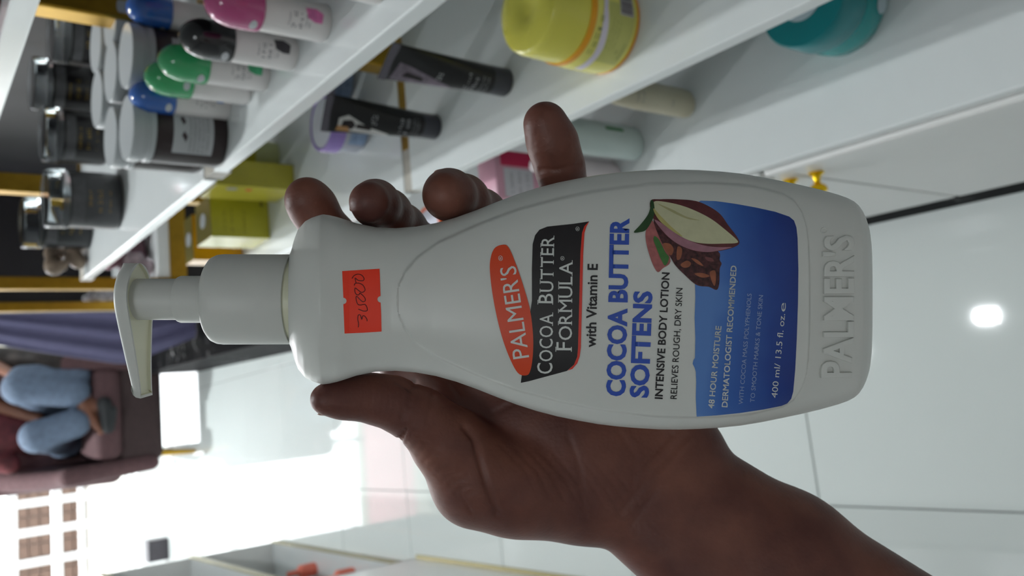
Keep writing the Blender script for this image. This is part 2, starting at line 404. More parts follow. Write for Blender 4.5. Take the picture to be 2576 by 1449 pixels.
# hair cream jars with silver-grey lids, brown label
LIDG = mat('silver_lid', (176, 180, 182), .3, var=.01); JB = mat('jar_brown', (44, 32, 32), .3, var=.06)
JL = mat('jar_label_grey', (176, 178, 180), .45, var=.04)
JH, JR = .107, .0388
def cream_jar(c, label):
    t = thing('cream_jar', label, 'jar', (c.x, c.y, ZU), 0, 'brown cream jars with silver lids')
    if cream_jar.src is None:
        f = -math.pi / 2 - .25
        obj('jar_body', lathe([(0, 0), (JR * .9, 0), (JR * .97, .006), (JR * .97, .082), (0, .082)], 48), JB, t, smooth=True)
        obj('lid', lathe([(JR * .94, .082), (JR * .99, .083), (JR * .99, .089), (JR * .96, .090), (JR * .96, .094), (JR, .095), (JR, .1055), (JR * .97, .108), (0, .108)], 48), LIDG, t, smooth=True)
        obj('label_panel', wrap(rect(-.027, .027, 0, .046), JR * .97, .018, f), JL, t)
        bs = [tline(36, -.024, .024, q, .0022) for q in (.024, .029, .034, .039, .044)]
        bs += [fine(poly([(-.012, .05), (-.004, .055), (.001, .052), (-.005, .048)]), .003), fine(poly([(.008, .053), (.016, .057), (.019, .053), (.012, .050)]), .003)]
        obj('label_print', wrap(join(bs), JR * .97, 0, f, .0005), mat('jar_ink', (60, 50, 52), .5), t)
        cream_jar.src = t
    else:
        for ch in cream_jar.src.children:
            c2 = ch.copy(); C.objects.link(c2); c2.parent = t
cream_jar.src = None
zl = ZU + JH
for (x, y), lb in [((320, 322), 'brown cream jar nearest the aisle in its front row, text label in view'),
                   ((318, 140), 'brown cream jar of the front row, partly behind the green roll-ons'),
                   ((279, 345), 'silver lidded jar of the second row nearest the aisle'),
                   ((279, 180), 'silver lidded jar in the middle of the second row'),
                   ((278, 45), 'silver lidded jar of the second row nearest the gold post'),
                   ((245, 250), 'silver lidded jar of the rearmost row nearest the aisle'),
                   ((242, 112), 'silver lidded jar of the rearmost row near the gold post')]:
    cream_jar(onz(x, y, zl), lb)

# clear tubs of dark gel
CLEAR = mat('clear_plastic', (235, 240, 242), .06, trans=1.0, var=.01, ior=1.2)
def gel_tub(c, label, h=.12, r=.052, rgb=(16, 14, 15), nm='gel_black', lab=True, rot=0):
    t = thing('gel_tub', label, 'tub', (c.x, c.y, ZU), 0, 'clear lidded tubs of dark gel')
    obj('contents', lathe([(0, .002), (r * .93, .002), (r * .96, .008), (r * .96, h * .72), (0, h * .72)], 40), mat(nm, rgb, .3, var=.2, scale=50), t, smooth=True)
    obj('clear_lid', lathe([(r * .975, h * .70), (r, h * .73), (r, h * .97), (r * .97, h), (0, h), (0, h * .985), (r * .955, h * .985), (r * .985, h * .965), (r * .985, h * .74)], 40), CLEAR, t, smooth=True)
    f = facing(c) + rot
    g = mat('gel_label_gold', (150, 122, 48), .4, metal=.4)
    bs = [tline(8, -.02, .02, q, s_) for q, s_ in ((h * .30, .006), (h * .44, .004), (h * .18, .003))]
    obj('label_print', wrap(join(bs), r * .96, 0, f, .0004), g, t)
    obj('label_band', wrap(rect(-.045, .045, 0, h * .16), r * .96, h * .52, f, .0003), mat('gel_label_grey', (74, 74, 76), .4, var=.15, scale=90), t)
    return t
def base_at(px, py, Y): p = ony(px, py, Y); return Vector((p.x, p.y, ZU))
gel_tub(onz(262, 352, ZU), 'black gel tub with clear lid just behind the silver lidded jars, below the gold post', .106)
gel_tub(base_at(225, 228, 1.78), 'black gel tub standing behind the rearmost silver lids by the grey panel', .112)
gel_tub(base_at(240, 103, 1.62), 'black gel tub nearest the big gold post, orange sliver on its rim', .10)
gel_tub(onz(298, 508, ZU), 'grey labelled gel tub alone near the shelf edge', .118, rgb=(58, 58, 60), nm='gel_grey')
gel_tub(onz(224, 566, ZU), 'gel tub in the far corner of the shelf, beside the wrapped bag', .122, rgb=(30, 32, 34), nm='gel_dark')

# mid shelf
def squeeze_tube(px, py, tx, ty, label, rot, art):
    p = onz(px, py, ZM)
    t = thing('squeeze_tube', label, 'tube', p, rot, 'black squeeze tubes standing on their caps')
    BT = mat('tube_black', (22, 22, 24), .28, var=.05)
    r = .0178; hc = .028; h = .163
    obj('cap', lathe([(0, 0), (r * .92, 0), (r, .002), (r, hc), (0, hc)], 40), mat('tube_cap', (62, 62, 70), .35), t, smooth=True)
    bm = bmesh.new(); seg = 40; rings = []
    for k in range(19):
        s = k / 18; z = hc + (h - hc) * s
        aw = r * (1.0 + .42 * s); ad = r * (1 - s) ** .8 + .0012 * s
        rings.append([bm.verts.new((aw * math.cos(2 * math.pi * i / seg), max(ad, .0012) * math.sin(2 * math.pi * i / seg), z)) for i in range(seg)])
    for a, b in zip(rings, rings[1:]):
        for i in range(seg): bm.faces.new((a[i], a[(i + 1) % seg], b[(i + 1) % seg], b[i]))
    bm.faces.new(rings[-1]); bm.faces.new(rings[0][::-1])
    obj('tube_body', bm, BT, t, smooth=True)
    obj('crimp', box(-r * 1.42, r * 1.42, -.0014, .0014, h - .002, h + .008, .0005), mat('tube_crimp', (110, 106, 116), .2, metal=.5), t)
    def lay(b, off=.0004):
        for v in b.verts:
            x, z = v.co.x, v.co.y; s = max(0, min(1, (z - hc) / (h - hc)))
            aw = r * (1.0 + .42 * s); ad = max(r * (1 - s) ** .8 + .0012 * s, .0012)
            q = max(-.995, min(.995, x / aw))
            v.co = Vector((x, -ad * math.sqrt(1 - q * q) - off, z))
        return b
    GI = mat('silver_ink', (170, 170, 174), .4); SK = mat('picture_skin', (188, 140, 92), .5, var=.1); WF = mat('picture_pale', (206, 204, 202), .5, var=.05); HR = mat('picture_hair', (30, 22, 24), .5, var=.2)
    bs = [tline(7, -.012, .014, .060, .0055, .01), tline(5, -.012, .010, .051, .0055, .01)] + [tline(19, -.012, .012, z, .0018) for z in (.044, .040, .036)]
    bs.append(tline(4, -.006, .008, .098, .008))
    obj('tube_print', lay(join(bs)), GI, t)
    if art:
        obj('picture_shape', lay(fine(poly([(-.020, .150), (-.004, .150), (.002, .138), (-.004, .124), (-.010, .110), (-.014, .090), (-.017, .076), (-.0195, .076)]), .004)), WF, t)
        obj('picture_shape', lay(fine(poly([(-.016, .146), (-.006, .144), (-.004, .132), (-.010, .126), (-.017, .130)]), .004), .0007), HR, t)
        obj('picture_shape', lay(fine(poly([(-.021, .152), (-.014, .150), (-.014, .136), (-.0205, .132)]), .004), .0009), SK, t)
        obj('picture_shape', lay(fine(poly([(-.014, .126), (-.008, .124), (-.009, .104), (-.015, .104)]), .004), .0008), HR, t)
    else:
        MG = mat('picture_lilac', (120, 108, 122), .3, var=.3, scale=90)
        obj('picture_shape', lay(fine(poly([(-.022, .158), (.004, .154), (.002, .140), (-.004, .115), (-.012, .085), (-.0185, .07)]), .004)), MG, t)
        obj('picture_shape', lay(fine(poly([(-.014, .146), (-.006, .142), (-.009, .120), (-.015, .118)]), .004), .0007), HR, t)
    return t
squeeze_tube(1096, 320, 0, 0, 'black squeeze tube with a black and white picture, overlapping the lilac jar', math.radians(-33), True)
squeeze_tube(1272, 208, 0, 0, 'black squeeze tube with a lilac sheen, in front of the gold post', math.radians(-58), False)

def petro_jar():
    p = onz(1530, 72, ZM)
    t = thing('yellow_jar', 'big yellow jar with an orange ring and barcode on the middle shelf', 'jar', p, 0)
    r = .050; f = facing(p)
    YB_ = mat('jar_yellow', (226, 218, 90), .25, var=.02, coat=.3)
    obj('jar_body', lathe([(0, 0), (r * .90, 0), (r * .97, .004), (r, .012), (r, .050), (r * .97, .058), (r * .9, .063), (0, .063)], 56, ey=1), mat('jar_yellow_body', (232, 226, 120), .25, var=.02), t, smooth=True)
    lid = obj('lid', lathe([(r * .93, .0655), (r * .95, .0655), (r * .93, .104), (r * .90, .110), (r * .84, .1125), (r * .28, .1125), (r * .20, .110), (0, .110)], 56), YB_, t, smooth=True)
    obj('orange_ring', lathe([(r * .90, .060), (r * .985, .060), (r * .985, .0665), (r * .90, .0665)], 56), mat('ring_orange', (240, 165, 30), .3), t, smooth=True)
    obj('orange_ring', lathe([(r * .88, .0005), (r * .965, .0005), (r * .985, .0035), (r * .9, .0045)], 56), _m['ring_orange'], t, smooth=True)
    obj('label_panel', wrap(rect(-.035, .03, .010, .045), r, 0, f - .05, .0003), mat('label_olive', (196, 196, 110), .4, var=.06), t)
    obj('label_swoosh', wrap(fine(poly([(-.06, .038), (-.02, .040), (.02, .047), (.05, .044), (.05, .051), (.01, .053), (-.03, .047), (-.06, .048)]), .004), r, 0, f, .0004), mat('label_lilac', (222, 214, 226), .4), t)
    bs = [tline(5, -.03, .014, .0515, .005), ] + [tline(24, -.02, .012, q, .0022) for q in (.037, .032, .027)]
    bs += [tline(4, -.028, -.018, .020, .004), tline(8, -.03, -.01, .014, .003)]
    obj('label_print', wrap(join(bs), r, 0, f, .0006), mat('olive_ink', (140, 146, 70), .5), t)
    obj('barcode_patch', wrap(rect(-.001, .020, .012, .030), r, 0, f + .35, .0006), mat('barcode_white', (210, 205, 208), .5), t)
    bs = []; x = .0
    while x < .0185:
        w = random.choice((.0006, .001, .0016)); bs.append(rect(x, x + w, .0130, .0292)); x += w + random.choice((.0005, .0009))
    obj('barcode', wrap(join(bs), r, 0, f + .35, .0009), mat('barcode_ink', (66, 58, 64), .5), t)
petro_jar()

def lilac_jar(px, py, label, dx=0):
    p = onz(px, py, ZM)
    t = thing('lilac_jar', label, 'jar', p, 0)
    r = .046; f = facing(p)
    obj('jar_body', lathe([(0, 0), (r * .8, 0), (r * .9, .006), (r * .94, .03), (r * .94, .042), (0, .042)], 48), mat('jar_pearl', (206, 208, 222), .25, trans=.2), t, smooth=True)
    obj('lid', lathe([(r * .95, .042), (r, .043), (r, .066), (r * .98, .068), (r * .9, .0685), (r * .88, .066), (0, .066)], 48), mat('lid_lilac', (158, 130, 205), .22, var=.02, coat=.4), t, smooth=True)
    obj('lid_disc', lathe([(0, .0662), (r * .86, .0662), (r * .86, .0672), (0, .0672)], 48), mat('disc_pale', (206, 208, 216), .3), t)
    obj('label_panel', wrap(rect(-.03, .034, .006, .034), r * .94, 0, f, .0006), mat('label_blue_pale', (150, 172, 205), .4, var=.15, scale=80), t)
    obj('label_print', wrap(join([tline(6, -.005, .024, .014, .008, .02), tline(10, -.02, .01, .025, .004)]), r * .94, 0, f, .001), mat('navy_ink', (70, 96, 150), .5), t)
lilac_jar(905, 322, 'lilac lidded jar half hidden behind the black picture tube')
lilac_jar(868, 208, 'lilac lidded jar peeping out under the upper shelf, above the other lilac jar')

def carton(px, py, w, dpt, h, label, rot=0, front=(190, 184, 50)):
    p = onz(px, py, ZM)
    t = thing('yellow_carton', label, 'carton', p, rot, 'yellow cartons on the middle shelf')
    obj('box', box(0, w, 0, dpt, 0, h, .001), mat('carton_yellow_%d' % front[1], front, .3, var=.1, scale=14, coat=.4), t)
    obj('top_flap', box(.001, w - .001, .001, dpt - .001, h, h + .0006), mat('carton_top', (128, 116, 56), .35), t)
    s = lathe([(0, 0), (.017, 0), (.017, .0006), (0, .0006)], 28, ex=.9, ey=1.1); bmesh.ops.translate(s, verts=s.verts, vec=(w / 2, dpt / 2, h + .0007))
    obj('round_seal', s, mat('seal_silver', (205, 210, 214), .3, var=.2, scale=200), t)
    return t
c1 = carton(680, 600, .085, .10, .118, 'yellow carton in the middle of the three, with a dark square print', .03)
bs = [tline(8, .01, .06, z, .004) for z in (.09, .075, .05)] + [rect(.066, .076, .012, .018)]
b = join(bs)
for v in b.verts: v.co = Vector((v.co.x, -.0008, v.co.y))
obj('front_print', b, mat('olive_ink2', (120, 110, 40), .5), c1)
c2 = carton(742, 478, .05, .10, .150, 'tall yellow carton nearest the camera beside the index finger', .02, (196, 186, 60))
b = join([lathe([(0, 0), (.008, 0), (0, .0001)], 20, ex=1.2, ey=.7)])
for v in b.verts: v.co = Vector((-.001, .02 + v.co.x, .115 + v.co.y * 2))
obj('oval_print', b, mat('oval_pale', (206, 206, 196), .5), c2)
obj('red_print', box(-.0012, -.0008, .016, .026, .078, .088), mat('print_red', (222, 70, 50), .5), c2)
c3 = carton(590, 652, .10, .06, .105, 'orange fronted carton at the back of the three', .03, (226, 160, 12))
c3.location = ony(560, 655, c1.location.y + .17); c3.location.z = ZM
# a yellow cup half hidden under the upper shelf, near the lilac jars
p = onz(690, 395, ZM)
t = thing('yellow_cup', 'small yellow lidded cup under the upper shelf end', 'cup', p)
obj('cup_body', lathe([(0, 0), (.028, 0), (.032, .05), (0, .05)], 32), mat('cup_pale', (205, 208, 150), .4), t, smooth=True)
obj('lid', lathe([(.03, .05), (.035, .05), (.034, .085), (0, .086)], 32), mat('cup_lid', (190, 184, 50), .3), t, smooth=True)

# plastic wrapped bags on the far rack
def bag(c, sx, sy, sz, label, rgb, nm, parent_z):
    prims = []
    for k in range(14):
        q = np.array([rng.uniform(-.6, .6) * sx, rng.uniform(-.6, .6) * sy, rng.uniform(.25, .8) * sz])
        R = rng.uniform(.25, .42) * min(sx, sz)
        prims.append(('c', q, q + rng.normal(0, .25, 3) * np.array([sx, sy, sz * .4]), R, R * .5))
    me = sdf_mesh('wrap', prims, .005, .008)
    zmin = min(v.co.z for v in me.vertices)
    for v in me.vertices: v.co.z -= zmin
    t = thing('wrapped_bag', label, 'bag', (c.x, c.y, parent_z), 0, 'plastic wrapped bags on the far rack')
    obj('contents', me, mat(nm, rgb, .5, var=.5, scale=22), t)
    bm = bmesh.new(); bm.from_mesh(me)
    for v in bm.verts: v.co += v.normal * .003
    for f in bm.faces: f.smooth = True
    me2 = bpy.data.meshes.new('film'); bm.to_mesh(me2); bm.free()
    obj('film', me2, mat('clear_film', (245, 245, 248), .08, trans=1.0, ior=1.1, bump=.6, bscale=60), t)
bag(ony(370, 620, Y3 + .1), .075, .05, .14, 'mauve wrapped bag above the gold rail of the far rack', (150, 110, 122), 'bag_mauve', zf + .004)
bag(ony(360, 672, Y3 + .07), .05, .04, .11, 'pale pink wrapped bag at the outer corner of the far rack', (196, 178, 184), 'bag_pink', zf + .004)
bag(onz(214, 640, ZU), .05, .04, .09, 'wrapped bag with red and yellow print at the end of the upper shelf', (150, 130, 110), 'bag_mix', ZU)
bag(ony(330, 745, Y4 + .05), .04, .03, .12, 'white wrapped packet beyond the second far post', (205, 202, 208), 'bag_white', zf + .004)

# counter items
def teal_jar():
    p = onz(2130, 34, ZC)
    t = thing('teal_jar', 'large teal jar with a white round sticker on its lid, on the counter', 'jar', p, 0)
    r = .054; TL = mat('jar_teal', (22, 150, 150), .25, var=.02, coat=.3); f = facing(p)
    obj('jar_body', lathe([(0, 0), (r * .84, 0), (r * .93, .006), (r * .96, .025), (r * .9, .04), (0, .04)], 56), TL, t, smooth=True)
    obj('lid', lathe([(r * .88, .040), (r * .94, .041), (r, .05), (r, .086), (r * .97, .089), (0, .0895)], 56), mat('lid_teal', (12, 128, 134), .3, var=.02, coat=.2), t, smooth=True)
    b = lathe([(0, .0897), (.026, .0897), (.026, .0900), (0, .0900)], 36)
    obj('lid_sticker', b, mat('sticker_pale', (190, 208, 214), .5), t)
    b = tline(2, -.008, .008, -.004, .008)
    for v in b.verts: v.co.z = .0902
    obj('sticker_print', b, GREY_INK, t)
    b = fine(poly([(.011 * math.cos(a * math.pi / 12), .014 + .009 * math.sin(a * math.pi / 12)) for a in range(24)]), .004)
    obj('side_sticker', wrap(b, r * .955, .002, f + .42, .0012), _m['sticker_pale'], t)
teal_jar()
def upright(px, py, r, h, rgb, nm, name, label, ey=.8, cat='bottle', tilt=0):
    p = onz(px, py, ZC)
    t = thing(name, label, cat, p, .3)
    prof = [(0, 0), (r * .86, 0), (r * .96, .004), (r, .014), (r, h * .55), (r * .94, h * .75), (r * .75, h * .88), (r * .4, h * .93), (0, h * .93)]
    obj('bottle_body', lathe(prof, 44, ey=ey), mat(nm, rgb, .35, var=.02), t, smooth=True)
    obj('cap', lathe([(0, h * .93), (r * .42, h * .93), (r * .42, h * 1.06), (0, h * 1.06)], 30, ey=ey), mat(nm + '_cap', tuple(int(v * .92) for v in rgb), .3), t, smooth=True)
    return t, p
t, p = upright(1727, 262, .0215, .175, (202, 194, 168), 'bottle_beige', 'beige_bottle', 'beige bottle on the counter below the middle shelf edge')
obj('bottle_print', wrap(join([tline(6, -.008, .008, .11, .004), tline(8, -.008, .010, .10, .004), tline(6, -.005, .006, .045, .004)]), .0215, 0, facing(p) - .3, .0004, 1, .8), GREY_INK, t)
t, p = upright(1596, 362, .027, .19, (202, 216, 212), 'bottle_mint', 'mint_bottle', 'pale mint bottle on the counter behind the extended little finger')
obj('bottle_print', wrap(rect(-.002, .004, .04, .075), .027, 0, facing(p) + .5, .0004, 1, .8), mat('print_green', (70, 130, 80), .5), t)
t, p = upright(1545, 440, .022, .15, (222, 210, 212), 'bottle_blush', 'blush_bottle', 'pale blush bottle beyond the mint one, against the white cabinet top')
p = onz(1436, 462, ZC)
t = thing('pink_bottle', 'pink labelled pack with crimson stripe behind the little finger', 'pack', p, 0)
PK = mat('bottle_pink', (222, 168, 186), .35, var=.05); CR = mat('crimson', (206, 46, 88), .35, var=.04)
obj('pack_body', box(-.04, .035, -.02, .03, 0, .165, .008), PK, t, smooth=True)
obj('side_stripe', box(.012, .036, -.021, .01, .08, .155, .002), CR, t)
obj('foot_stripe', box(-.041, -.01, -.021, .01, .03, .06, .002), CR, t)
obj('label_panel', box(-.036, .008, -.0212, -.0202, .095, .150), mat('label_white', (214, 214, 218), .4), t)
b = join([tline(9, -.03, .004, z, .005) for z in (.135, .12, .105)])
for v in b.verts: v.co = Vector((v.co.x, -.0218, v.co.y))
obj('label_print', b, GREY_INK, t)
p = onz(1076, 582, ZC + .097); p.z = ZC
t = thing('orange_lid_jar', 'jar with an orange rim seen between the ring and middle fingers', 'jar', p, 0)
obj('jar_body', lathe([(0, 0), (.04, 0), (.044, .01), (.044, .08), (0, .08)], 40), mat('jar_white_lav', (214, 212, 224), .3), t, smooth=True)
obj('lid', lathe([(.044, .08), (.047, .08), (.047, .097), (.043, .099), (.041, .095), (0, .095)], 40), mat('lid_orange', (240, 104, 38), .3), t, smooth=True)
obj('lid_disc', lathe([(0, .0952), (.0405, .0952), (.0405, .0962), (0, .0962)], 40), mat('disc_lavender', (214, 214, 226), .3), t)

# crimson pack on the top shelf
t = thing('crimson_pack', 'crimson pack on the topmost shelf at the frame corner', 'pack', (onz(14, -6, ZT + .001).x + .0, onz(14, -6, ZT).y, ZT))
t.location = (onz(4, 22, ZT).x + .034, onz(4, 22, ZT).y + .052, ZT)
obj('pack_box', box(-.03, .04, -.05, .05, 0, .12, .003), mat('pack_crimson', (120, 22, 34), .4, var=.1), t)
obj('pack_band', box(-.031, .0405, -.051, .051, .03, .05, .002), mat('pack_silver', (170, 168, 172), .3), t)

# ------------------------------------------------------------------ left-hand unit
def leftpt(px, py, z=0): return onz(px, py, z)
LU = thing('side_counter', 'low white counter with a gold trim line along the left wall', 'counter', (0, 0, 0))
A, B = onz(1050, 1395, 0), onz(1460, 1451, 0)
dirv = (A - B); dirv.z = 0; dirv.normalize(); nrm = Vector((-dirv.y, dirv.x, 0))
if nrm.x > 0: nrm = -nrm
def prism(a, b, n0, n1, z0, z1):
    bm = bmesh.new(); vs = []
    for z in (z0, z1):
        for q, nn in ((a, n0), (b, n0), (b, n1), (a, n1)): vs.append(bm.verts.new((q.x + nrm.x * nn, q.y + nrm.y * nn, z)))
    for f in ((0, 1, 2, 3), (4, 5, 6, 7), (0, 1, 5, 4), (1, 2, 6, 5), (2, 3, 7, 6), (3, 0, 4, 7)): bm.faces.new([vs[i] for i in f])
    return bm
B0 = B - dirv * 2.2
LG = mat('dull_gold_trim', (150, 140, 96), .35, metal=.4)
obj('front_panel', prism(B0, A, .012, .05, .008, .75), DOORW, LU)
obj('gold_trim', prism(B0, A, .0, .03, 0, .008), LG, LU)
obj('counter_top', prism(B0, A, .0, .7, .75, .78), WHITE, LU)
obj('end_panel', prism(A - dirv * .02, A, .012, .7, .008, .75), DOORW, LU)
LU2 = thing('side_shelf_unit', 'open white shelf unit with gold lined boards at the far left', 'shelving', (0, 0, 0))
A2, B2 = onz(700, 1358, 0), onz(1033, 1413.5, 0)
dirv = (A2 - B2); dirv.z = 0; dirv.normalize(); nrm = Vector((-dirv.y, dirv.x, 0))
if nrm.x > 0: nrm = -nrm
for z in (0.02, .42, .82):
    obj('shelf', prism(B2, A2, .006, .45, z, z + .02), WHITE, LU2)
    obj('gold_edge', prism(B2, A2, 0, .006, z - .012, z + .02), LG, LU2)
obj('back_panel', prism(B2, A2, .45, .47, 0, .84), DOORW, LU2)
obj('side_panel', prism(A2 - dirv * .02, A2, .006, .45, 0, .84), DOORW, LU2)
# coral bottles on the lowest board
for k, (px, py) in enumerate(((792, 1425), (888, 1438), (812, 1462))):
    p = onz(px, py, .04) + nrm * .01
    t = thing('coral_bottle', ['coral bottle with a tall nozzle on the far left shelf', 'coral bottle leaning open beside the gold edge of the left shelf', 'coral bottle at the frame edge between the two others'][k], 'bottle', (p.x, p.y, .04), .3 * k, 'coral bottles on the left shelf')
    CO = mat('coral_plastic', (232, 120, 98), .35, var=.05)
    obj('bottle_body', lathe([(0, 0), (.028, 0), (.03, .01), (.03, .07), (.012, .085), (0, .085)], 28), CO, t, smooth=True)
    obj('nozzle', lathe([(0, .085), (.012, .085), (.011, .13), (0, .132)], 24), CO, t, smooth=True)
# dark box further along the left side
p = onz(425, 1380, 0)
t = thing('dark_bin', 'dark grey bin standing on the floor near the far left shelf', 'bin', p)
obj('bin_body', box(-.075, .075, 0, .12, 0, .13, .008), mat('bin_grey', (70, 66, 72), .4, var=.2, scale=8), t)
obj('rim', box(-.078, .078, -.003, .123, .13, .138, .003), mat('bin_rim', (90, 88, 92), .4), t)

# ------------------------------------------------------------------ armchair, person, curtain
YC = 5.56
cx = .02
ch = thing('armchair', 'brown fabric tub armchair with gold legs at the end of the aisle', 'armchair', (cx, YC, 0), 0)
BRN = mat('brown_upholstery', (82, 58, 60), .85, var=.14, scale=40, bump=.4, bscale=300)
BRN2 = mat('dark_brown_upholstery', (58, 44, 44), .85, var=.14, scale=40, bump=.4, bscale=300)
def soft(x0, x1, y0, y1, z0, z1, b): return box(x0, x1, y0, y1, z0, z1, b, seg=6)
obj('base', soft(-.30, .33, .03, .72, .20, .46, .05), BRN2, ch, smooth=True)
obj('seat_cushion', soft(-.27, .30, .0, .60, .44, .60, .06), BRN, ch, smooth=True)
def arm(sx):
    pr = []
    for s in np.linspace(0, 1, 12):
        y = .04 + s * .68; z = .74 + .34 * s ** 1.5; w = .055 + .012 * s
        pr.append(('c', (sx * (.31 + .02 * math.sin(s * 3)), y, .28), (sx * (.345 + .02 * math.sin(s * 3)), y, z), .050, w))
    return sdf_mesh('arm', pr, .012, .03)
obj('armrest', arm(-1), BRN, ch); obj('armrest', arm(1), BRN, ch)
pr = [('c', (x, .70 - .10 * (x / .4) ** 2, .40), (x, .80 - .12 * (x / .4) ** 2, 1.16), .07, .07) for x in np.linspace(-.38, .38, 12)]
obj('backrest', sdf_mesh('back', pr, .014, .03), BRN, ch)
for x, y in ((-.26, .08), (.28, .08), (-.26, .66), (.28, .66)):
    obj('leg', tube([(x * 1.05, y, 0), (x, y, .22)], [.013, .022], 14), GOLD if (x < 0 and y < .3) else mat('leg_grey', (110, 108, 112), .35, metal=.5), ch, smooth=True)  # front left leg gold, the other three coloured grey

pe = thing('person', 'person in pale blue rolled jeans sitting with legs drawn up in the brown armchair', 'person', (cx, YC + .45, .58), 0)
def W(x, y, Y): p = ony(x, y, Y); return np.array((p.x - cx, p.y - YC - .45, p.z - .58))
k1, k2 = W(52, 975, YC + .12), W(92, 1098, YC + .10)
h1, h2 = np.array((.10, .10, .10)), np.array((-.12, .10, .10))
m1, m2 = W(190, 985, YC + .06), W(188, 1065, YC + .05)
f1, f2 = W(232, 1055, YC + .03), W(232, 1015, YC + .05)
body = [('c', h1, k1, .085, .065), ('c', k1, m1, .062, .05), ('c', m1, f1, .045, .033), ('c', h2, k2, .085, .065), ('c', k2, m2, .062, .05), ('c', m2, f2, .045, .033),
        ('c', f1, W(255, 1085, YC), .034, .022), ('c', f2, W(262, 1030, YC), .034, .022),
        ('c', h1, h2, .11, .11), ('c', (-.01, .10, .12), (-.01, .02, .55), .15, .14), ('c', (-.16, .02, .56), (.15, .02, .56), .07, .07),
        ('c', (-.01, .02, .60), (-.01, .0, .72), .055, .05), ('e', (-.01, -.02, .82), (.075, .095, .115), np.eye(3)),
        ('c', (-.19, .02, .55), W(-30, 1015, YC + .35), .05, .045), ('c', W(-30, 1015, YC + .35), W(96, 1052, YC + .30), .04, .03), ('c', W(96, 1052, YC + .3), W(120, 1075, YC + .26), .03, .02),
        ('c', (.18, .02, .55), W(-20, 915, YC + .4), .05, .045), ('c', W(-20, 915, YC + .4), W(30, 940, YC + .18), .04, .03)]
SKF = mat('skin_brown_far', (112, 72, 54), .5, var=.06)
obj('body', sdf_mesh('body', body, .011, .02), SKF, pe)
DEN = mat('pale_denim', (92, 106, 126), .8, var=.14, scale=35, bump=.4, bscale=300)
def wide(a, b, ra, rb, side=.0):
    return ('c', a, b, ra, rb)
jean = [wide(h1, k1, .115, .098), wide(k1, m1 + (m1 - k1) * -.05, .098, .096), wide(k1 + np.array((.07, 0, 0)), m1 + np.array((.10, .04, -.01)), .06, .085),
        wide(h2, k2, .115, .092), wide(k2, m2, .092, .088), wide(h1, h2, .13, .13)]
obj('jeans', sdf_mesh('jeans', jean, .011, .02), DEN, pe)
obj('shirt', sdf_mesh('shirt', [('c', (-.01, .10, .20), (-.01, .02, .52), .175, .165), ('c', (-.17, .02, .55), (.16, .02, .55), .085, .085), ('c', (.18, .02, .55), W(-20, 925, YC + .36), .065, .06), ('c', (-.19, .02, .55), (-.24, .0, .42), .065, .065)], .012, .02), mat('dark_red_shirt', (84, 34, 38), .8, var=.4, scale=20), pe)
obj('hair', sdf_mesh('hair', [('e', (-.01, .01, .86), (.088, .10, .10), np.eye(3))], .012, .02), mat('black_hair', (14, 12, 12), .7), pe)
obj('slipper', sdf_mesh('slip', [('c', W(262, 1015, YC - .01), W(272, 1075, YC - .02), .042, .038), ('c', W(285, 1030, YC - .03), W(283, 1060, YC - .03), .022, .02)], .007, .012), mat('slipper_black', (34, 36, 38), .6), pe)

th_ = thing('throw', 'dark streaked throw lying over the right arm of the armchair', 'throw', (cx, YC, 0))
pr = []
for s in np.linspace(0, 1, 12):
    y = .06 + s * .68; z = .78 + .46 * s
    pr.append(('c', (.335, y, .52), (.362 + .05 * s, y, z), .060, .068 + .03 * s))
obj('cloth', sdf_mesh('throw', pr, .012, .03), mat('throw_cloth', (44, 38, 36), .85, var=.6, scale=14), th_)
cv = thing('curtain', 'dark violet curtain hanging at the end of the shelving', 'curtain', (0, 0, 0))
CY = 4.15
top0, top1 = ony(-40, 790, CY), ony(-40, 868, CY)
bm = bmesh.new(); rows = []
nU, nV = 60, 30
for j in range(nV + 1):
    x = -60 + j / nV * (ony(0, 860, CY).z and 556)
    ya = 784 + 2 * j / nV; yb = 866 + 48 * min(1, max(0, x / 300)) ** .9
    if x > 330: yb = 914 - (x - 330) * .4
    row = []
    for i in range(nU + 1):
        s = i / nU; p = ony(x, yb + (ya - 40 - yb) * s, CY)
        fold = .018 * math.sin(s * 22 + j * .05) * (.4 + .6 * s)
        row.append((p.x, CY + .02 + fold, p.z))
    rows.append(row)
V1 = [[bm.verts.new(q) for q in r] for r in rows]; V2 = [[bm.verts.new((q[0], q[1] + .012, q[2])) for q in r] for r in rows]
for j in range(nV):
    for i in range(nU):
        bm.faces.new((V1[j][i], V1[j][i + 1], V1[j + 1][i + 1], V1[j + 1][i])); bm.faces.new((V2[j][i], V2[j + 1][i], V2[j + 1][i + 1], V2[j][i + 1]))
for j in range(nV):
    for i_ in (0, nU): bm.faces.new((V1[j][i_], V1[j + 1][i_], V2[j + 1][i_], V2[j][i_]))
for i in range(nU):
    for j_ in (0, nV): bm.faces.new((V1[j_][i], V1[j_][i + 1], V2[j_][i + 1], V2[j_][i]))
obj('cloth', bm, mat('violet_cloth', (104, 102, 134), .6, var=.05), cv, smooth=True)
p = ony(-60, 860, CY)
obj('rod', tube([(p.x - .04, CY + .02, p.z + .015), (XR, CY + .02, p.z + .015)], .012, 12), GOLD, cv, smooth=True)
bc = thing('marble_cabinet', 'low black marble faced cabinet under the violet curtain', 'cabinet', (0, 0, 0))
obj('cabinet_body', box(.256, XR - .01, 3.06, 5.50, .0, .36), BLACKP, bc)
obj('marble_face', box(.248, .2555, 3.06, 5.50, .0, .362), MARBLE, bc)
obj('marble_top', box(.248, XR - .01, 3.06, 5.50, .362, .38), MARBLE, bc)

